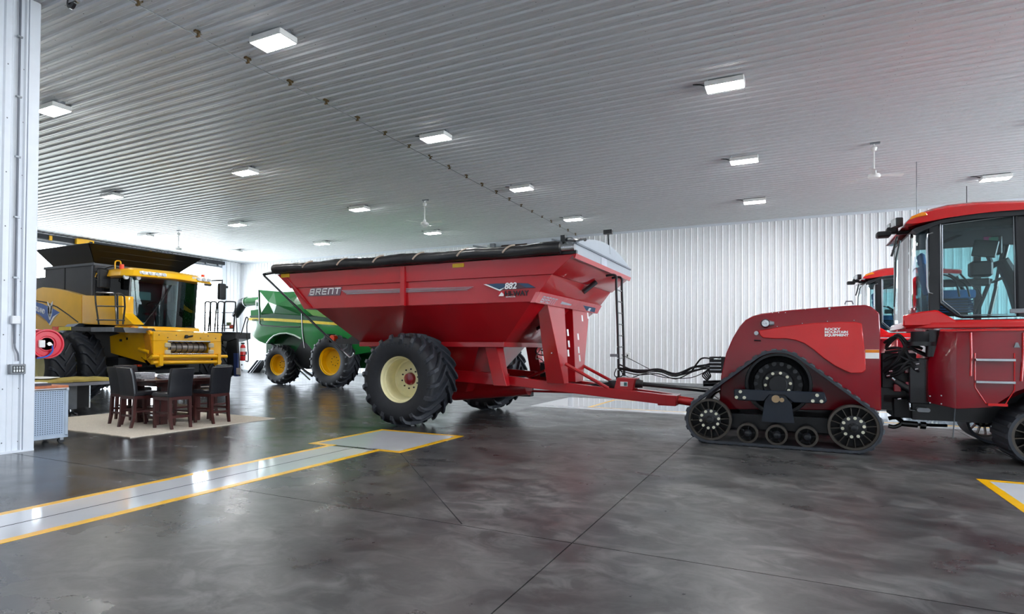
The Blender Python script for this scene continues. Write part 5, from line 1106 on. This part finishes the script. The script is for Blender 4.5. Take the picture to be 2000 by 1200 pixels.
MB().tube([AY(x, y, 9.6) for x, y in [(226, 574), (236, 574), (243, 580), (244, 600), (240, 634)]], .022, 8).build('rail_post', BLK, rl)
MB().tube([AY(x, y, 9.9) for x, y in [(231, 572), (232, 634)]], .045, 8).build('rail_post', BLK, rl)
# feeder house
FX = -15.8; FN, FF = 10.05, 12.15
fh = MB().prism_y(XZ([(214, 657), (240, 650), (280, 645)], 10.12)+[(-16.12, 1.98), (-16.12, 1.06)]+XZ([(292, 712), (216, 690)], 10.12), 10.12, 12.05).build('feeder_house', YEL, nh, bevel=.015)
for pxx, pyy in ((236, 665), (249, 662), (268, 658)): p = AY(pxx, pyy, 10.115); MB().cbox((p.x, 10.115, p.z), .1, .02, .07).build('side_slot', DARK, fh)
MB().loft([[(-17.0, 10.08, 2.02), (-17.0, 12.1, 2.02), (-16.2, 12.1, 1.98), (-16.2, 10.08, 1.98)], [(-17.0, 10.08, 1.6), (-17.0, 12.1, 1.6), (-16.2, 12.1, 1.2), (-16.2, 10.08, 1.2)]]).build('feeder_top', YEL, fh)
ft, fbm = 1.99, 1.22; oy0, oy1, oz0, oz1 = 10.46, 11.76, 1.37, 1.735
ff = MB().box(FX-.35, FX, FN, FF, oz1, ft).build('face_plate_top', YEL, fh, bevel=.012)
MB().box(FX-.35, FX, FN, FF, fbm, oz0).build('face_plate_bottom', YEL, fh, bevel=.012); MB().box(FX-.35, FX, FN, oy0, oz0, oz1).build('face_plate_side', YEL, fh); MB().box(FX-.35, FX, oy1, FF, oz0, oz1).build('face_plate_side', YEL, fh)
MB().box(FX-.6, FX-.34, FN+.05, FF-.05, 1.25, 1.95).build('feeder_throat', DARK, fh)
dr = MB().cyl((FX-.2, oy0+.05, 1.55), (FX-.2, oy1-.05, 1.55), .135, n=24).build('feeder_drum', mat('drum_steel', '9A9590', .35, metal=.7), fh)
for k in range(7): MB().lathe([(.14, -.012), (.155, 0), (.14, .012)], (FX-.2, oy0+.12+k*.175, 1.55), 'Y', 20).build('drum_band', BLKS, dr)
MB().tube([(FX+.0, oy0, oz0), (FX+.0, oy1, oz0), (FX+.0, oy1, oz1), (FX+.0, oy0, oz1)], .022, 6, closed=True).build('opening_rim', CHROME, fh)
for yy in (oy0-.05, oy1+.0):
    for zz in (1.42, 1.62): MB().cbox((FX+.02, yy+.03, zz), .08, .16, .13).build('latch_block', mat('latch_pale', 'C9BFA0', .4), fh, bevel=.02)
MB().cyl((FX-.1, FN-.06, 1.95), (FX-.1, FF+.06, 1.95), .05, n=12).build('top_bar', YEL, fh)
MB().cyl((FX+.06, FN-.1, 1.30), (FX+.06, FF+.15, 1.28), .05, n=12).cyl((FX+.04, FN-.05, 1.14), (FX+.04, FF-.05, 1.12), .055, n=12).build('lower_bar', YEL, fh)
for yy in (FN+.15, FF-.15): MB().prism_y([(FX-.1, 1.36), (FX+.13, 1.36), (FX+.13, 1.05), (FX-.02, 1.0), (FX-.1, 1.1)], yy-.05, yy+.05).build('hook_bracket', YEL, fh)
p = AX(367, 658, FX); MB().cyl((FX, p.y-.06, p.z), (FX+.05, p.y-.06, p.z), .05, n=14).cyl((FX+.03, p.y, p.z), (FX+.03, p.y+.12, p.z+.02), .025, n=8).build('feeder_latch', BLKS, fh)
for k in range(8): MB().cyl((FX, FN+.15+k*.25, 1.9-.07*(k % 2)), (FX+.012, FN+.15+k*.25, 1.9-.07*(k % 2)), .014, n=8).build('bolt', BLKS, fh)
MB().prism_y(XZ([(285, 650), (296, 645), (302, 690), (292, 700)], 10.1), 10.02, 10.1).build('side_arm', mat('arm_amber', 'B87A10', .4), fh); MB().cyl((-16.4, 10.05, 1.5), (-15.95, 10.05, 1.42), .06, n=12).build('tilt_cylinder', YEL, fh)
MB().box(-18.3, -17.3, 10.0, 12.5, .75, 1.25).build('front_axle', DARK, nh)
MB().tube([(-17.3, 10.6, .9), (-16.0, 11.2, 1.0)], .06, 8).build('lift_cylinder', BLK, nh); MB().box(-16.9, -16.7, 10.2, 10.3, 1.0, 1.06).build('reflector', ORED, nh)
# tyres
for y, s in ((8.78, -1), (9.55, -1), (13.02, 1), (13.75, 1)):
    c = Vector((-18.5, y, 1.0)); outer = y < 9 or y > 13.5
    tyre(nh, c, 1.0, .62, .53, 20, lugA=.40, lugH=.055, lugW=.07, sgn=-1, phase=random.random()); rim(nh, c, .53, .62, s, RIMC, dish=.0, hubm=None, bolts=0, hub_r=.2)
for y, s in ((10.0, -1), (12.6, 1)):
    c = Vector((-22.9, y, .75)); tyre(nh, c, .75, .5, .38, 18, sep=False); rim(nh, c, .38, .5, s, RIMC, dish=.0, bolts=0)
# far side ladder and railings
LY = 13.7
ld = MB().prism_y(XZ([(440, 652), (475, 650), (475, 662), (458, 668), (440, 664)], LY), LY-.3, LY+.3).build('ladder_platform', BLK, nh)
MB().box(-18.6, -17.2, 13.1, 14.0, 2.0, 2.08).build('walkway', BLK, nh)
lad = MB().prism_y(XZ([(454, 660), (474, 655), (478.5, 735), (456, 733)], LY), LY-.25, LY-.15).build('ladder_board', BLK, nh, bevel=.02)
MB().prism_y(XZ([(470, 690), (478, 690), (478.5, 735), (471, 735)], LY), LY-.28, LY-.25).build('ladder_side', mat('side_blue', '2A3F7A', .4), lad)
for k in range(3): p = AY(472.5, 703+k*10, LY-.26); MB().cyl((p.x, LY-.27, p.z), (p.x, LY-.25, p.z), .025, n=8).build('bolt', CHROME, lad)
p, q = AY(463, 719, LY-.26), AY(471, 732, LY-.26); MB().box(p.x, q.x, LY-.29, LY-.25, q.z, p.z).build('label_plate', DECALW, lad)
MB().tube(smooth([AY(x, y, LY-.2) for x, y in [(470, 655), (479, 625), (482, 620), (484.5, 625), (482, 640), (485, 700), (482, 706), (480, 705)]], 4), .02, 8).build('ladder_rail', BLK, nh)
MB().tube(smooth([AY(x, y, LY) for x, y in [(463, 654), (461, 620), (459, 612), (455, 618)]], 4), .02, 8).build('ladder_rail', BLK, nh)
for x0, x1, Y in ((400, 411, 13.1), (411, 423, 13.35), (425, 438, 13.6), (438, 460, 13.9)):
    MB().tube(smooth([AY(x0, 648, Y), AY(x0+.5, 600, Y), AY(x0+1, 592, Y), AY(x0+4, 589.5, Y), AY(x1-3, 590, Y), AY(x1, 593, Y), AY(x1-1, 610, Y), AY(x1-4, 648, Y)], 4), .026, 8).build('guard_rail', BLK, nh)
for y0 in (611, 636, 642): MB().tube([AY(399, y0, 13.1), AY(455, y0, 13.9)], .014, 6).build('rail_bar', BLK, nh)
p = AY(452, 638, 13.9); MB().cbox(p, .1, .1, .12).build('marker_lamp', ORED, nh, bevel=.01); p = AY(447, 633, 13.9); MB().cbox(p, .16, .06, .1).build('lamp_bracket', mat('lamp_green', '6A7A2A', .5), nh)
p = AY(442, 656, 13.6); MB().cbox(p, .3, .2, .1).build('platform_bracket', GREYM, nh)
# fire extinguisher clipped to the ladder
p = AY(474, 699, LY-.35)
fe = thing('fire_extinguisher', (p.x, LY-.35, p.z), 'red fire extinguisher with white label on the yellow harvester ladder', 'fire extinguisher')
a = AY(474, 705, LY-.35); b_ = AY(474, 673, LY-.35)
MB().lathe([(0, a.z), (.075, a.z), (.085, a.z+.02), (.085, b_.z-.1), (.06, b_.z-.03), (.025, b_.z), (0, b_.z)], (a.x, LY-.35, 0), 'Z', 18).build('cylinder', mat('extinguisher_red', 'D01A22', .3, coat=.6), fe)
MB().lathe([(.0865, a.z+.3), (.0865, a.z+.42)], (a.x, LY-.35, 0), 'Z', 18).build('label_band', DECALW, fe); MB().lathe([(.0865, a.z+.16), (.0865, a.z+.19)], (a.x, LY-.35, 0), 'Z', 18).build('strap', BLKS, fe)
MB().cbox((a.x, LY-.35, b_.z+.03), .12, .04, .05).build('valve_handle', BLKS, fe); MB().box(a.x-.02, a.x+.02, LY-.28, LY-.2, a.z+.2, a.z+.3).build('clip', GREYM, fe)
# ================================================================== green combine harvester
GY, GYF, GC = 17.6, 20.9, 19.25
jd = thing('green_combine', (-18.0, GC, 0), 'green combine harvester with yellow stripe and rims behind the grain cart', 'combine')
px = lambda pts, Y=GY: XZ(pts, Y)
# lower rear body with wheel arch
low = px([(487, 640), (490, 652), (498, 661), (506, 667), (520, 672.5)])+px([(526, 664), (534, 657), (546, 653), (560, 652), (575, 656), (590, 664), (602, 674), (612, 686), (625, 696), (660, 700)])+[(-14.2, 1.45), (-14.2, 2.5)]+px([(672, 636), (590, 631), (530, 627), (488, 626)])
MB().prism_y(low, GY-.02, GY+.5).build('lower_side_shield', GRN, jd, bevel=.03, seg=2)
MB().prism_y(px([(487, 626), (530, 627), (590, 631), (672, 636.5)])+[(-14.2, 2.42), (-14.2, 2.62)]+px([(672, 631.5), (600, 626), (535, 622), (487, 621)]), GY-.035, GY+.3).build('yellow_stripe', STRIPE, jd)
text('brand_lettering', 'JOHN DEERE', .12, AY(525.5, 626.5, GY-.037)-Vector((1.0, 0, 0)), (1, 0, 0), (0, 0, 1), DGRN, jd, bold=.003)
MB().prism_y(px([(489, 617), (489, 620.5), (590, 626), (672, 631), (676, 633)])+[(-14.2, 2.64), (-14.2, 2.8)]+px([(640, 622), (590, 617), (535, 613)]), GY-.03, GY+.4).build('belt_line', DGRN, jd)
# upper rear hood: facetted panel
up = px([(505, 566.5), (535, 569), (560, 571), (586, 574), (600, 590), (610, 617), (590, 617), (535, 613), (509, 613), (505, 600)])
cx = [AY(548, 590, GY-.28)]
m = MB(); ring_o = [(x, GY, z) for x, z in up]; n = len(ring_o)
m.add(ring_o+[AY(540, 596, GY-.28), AY(566, 600, GY-.2), AY(524, 590, GY-.16)], [(0, 1, n+2), (1, 2, n), (1, n, n+2), (2, 3, n), (3, 4, n+1), (3, n+1, n), (4, 5, n+1), (5, 6, n+1), (6, 7, n), (6, n, n+1), (7, 8, n+2), (7, n+2, n), (8, 9, n+2), (9, 0, n+2)])
m.build('rear_hood_panel', GRN, jd, flat=True)
MB().prism_y(px([(505, 566.5), (586, 574), (600, 590), (610, 617), (535, 613), (509, 613), (505, 600)]), GY, GYF).build('rear_hood', GRN, jd, bevel=.03)
MB().prism_y(px([(592, 600), (610, 596), (640, 604), (672, 624), (676, 632), (640, 621), (612, 617)])+[], GY-.06, GYF).build('engine_shield', mat('lime_green', '5E9B28', .25, coat=.8), jd, bevel=.02)
MB().box(-19.6, -14.2, GY+.2, GYF-.2, 2.4, 3.9).build('grain_tank', GRN, jd, bevel=.03)
MB().box(-20.6, -14.2, GY+.45, GYF-.45, 1.3, 2.7).build('core_body', DGRN, jd)
MB().prism_y(px([(487, 606), (505, 604), (509, 613), (509, 622), (487, 622)]), GY+.05, GYF-.1).build('tail_ledge', GRN, jd, bevel=.02)
MB().prism_y(px([(488, 585), (506, 583), (506, 606), (492, 606), (488, 604)]), GY+.25, GYF-.3).build('tail_reflection_upper', DECALW, jd, bevel=.04)  # white plate stands in for a bright reflection on the shiny tail
MB().prism_y(px([(492, 590), (505, 591), (505, 598), (492, 597)]), GY+.23, GY+.26).build('tail_recess', DGRN, jd)
MB().prism_y(px([(488, 622), (508, 622), (508, 640), (489, 641)]), GY-.01, GY+.2).build('tail_reflection_lower', DECALW, jd, bevel=.03)  # lower part of the tail's white reflection, put into the colour
for pts in ([(505, 567), (506, 600), (507, 632), (511, 636), (540, 638), (586, 639)], [(589, 604), (591, 650), (595, 680)]):
    MB().tube([AY(x, y, GY-.03) for x, y in pts], .025, 6).build('panel_seam', BLK, jd)
# folded unloading auger at the rear
MB().cyl(AY(508, 588, GY+.6), AY(480, 590.5, GY+.6), .2, n=20).build('unloading_auger', GRN, jd); MB().lathe([(.2, -.03), (.23, -.03), (.23, .03), (.2, .03)], AY(482, 590, GY+.6), 'X', 20).build('auger_flange', CHROME, jd)
MB().tube([AY(481, 590, GY+.6), AY(474, 592, GY+.6), AY(467, 604, GY+.6), AY(459, 617, GY+.6)], [.21, .22, .2, .17], 16).build('auger_spout', mat('spout_rubber', '2A2F38', .4), jd)
# underside
MB().prism_y(px([(560, 690), (575, 668), (590, 665), (600, 680), (598, 705), (585, 722), (560, 715)]), GY+.4, GY+1.0).build('fan_housing', BLKS, jd)
MB().box(-20.2, -14.5, GY+.6, GYF-.6, .75, 1.4).build('chassis', DGRN, jd)
MB().tube(smooth([AY(530, 672, GY+.2), AY(560, 690, GY+.2), AY(590, 720, GY+.2), AY(610, 735, GY+.2)], 5), .05, 8).build('drive_belt', BLKS, jd)
MB().cyl(AY(560, 700, GY+.3), AY(605, 742, GY+.3), .03, n=8).build('tie_rod', CHROME, jd)
arc_ = [AY(x, y, GY-.04) for x, y in [(521, 671), (527, 663), (535, 656), (547, 652), (560, 651), (575, 655), (588, 662)]]
MB().tube(arc_, .035, 8).build('arch_lip', mat('arch_pale', 'BFD8C4', .3, coat=.6), jd)
# wheels
for y, s in ((17.92, -1), (20.6, 1)):
    c = Vector((-19.46, y, .83)); tyre(jd, c, .83, .68, .44, 18, lugA=.42, lugH=.055, lugW=.075, sgn=1, sep=s < 0); rim(jd, c, .44, .68, s, RIMY, dish=.0, bolts=8, hub_r=.1)
    c = Vector((-16.2, 17.52 if s < 0 else 20.98, 1.03)); tyre(jd, c, 1.04, .75, .55, 20, lugA=.42, lugH=.06, lugW=.08, sgn=1, sep=s < 0); rim(jd, c, .55, .75, s, RIMY, dish=.0, bolts=8, hub_r=.12)
    MB().cyl((-19.46, GC, .83), (-19.46, y, .83), .12, n=12).build('rear_axle', DGRN, jd); MB().cyl((-16.2, GC, 1.03), (-16.2, y, 1.03), .16, n=12).build('front_axle', DGRN, jd)
# cab, hidden behind the cart from here
cb = MB().box(-14.2, -12.7, 18.2, 20.3, 2.0, 2.2).build('cab_floor', BLKS, jd); MB().box(-14.15, -12.7, 18.25, 20.25, 2.2, 3.55).build('cab_glass', GLASSD, jd); MB().box(-14.3, -12.5, 18.1, 20.4, 3.55, 3.75).build('cab_roof', GRN, jd, bevel=.05)
MB().prism_y([(-14.2, 1.0), (-12.5, 1.0), (-12.3, .7), (-12.6, .5), (-14.2, .8)], 18.5, 20.0).build('feeder_house', GRN, jd)
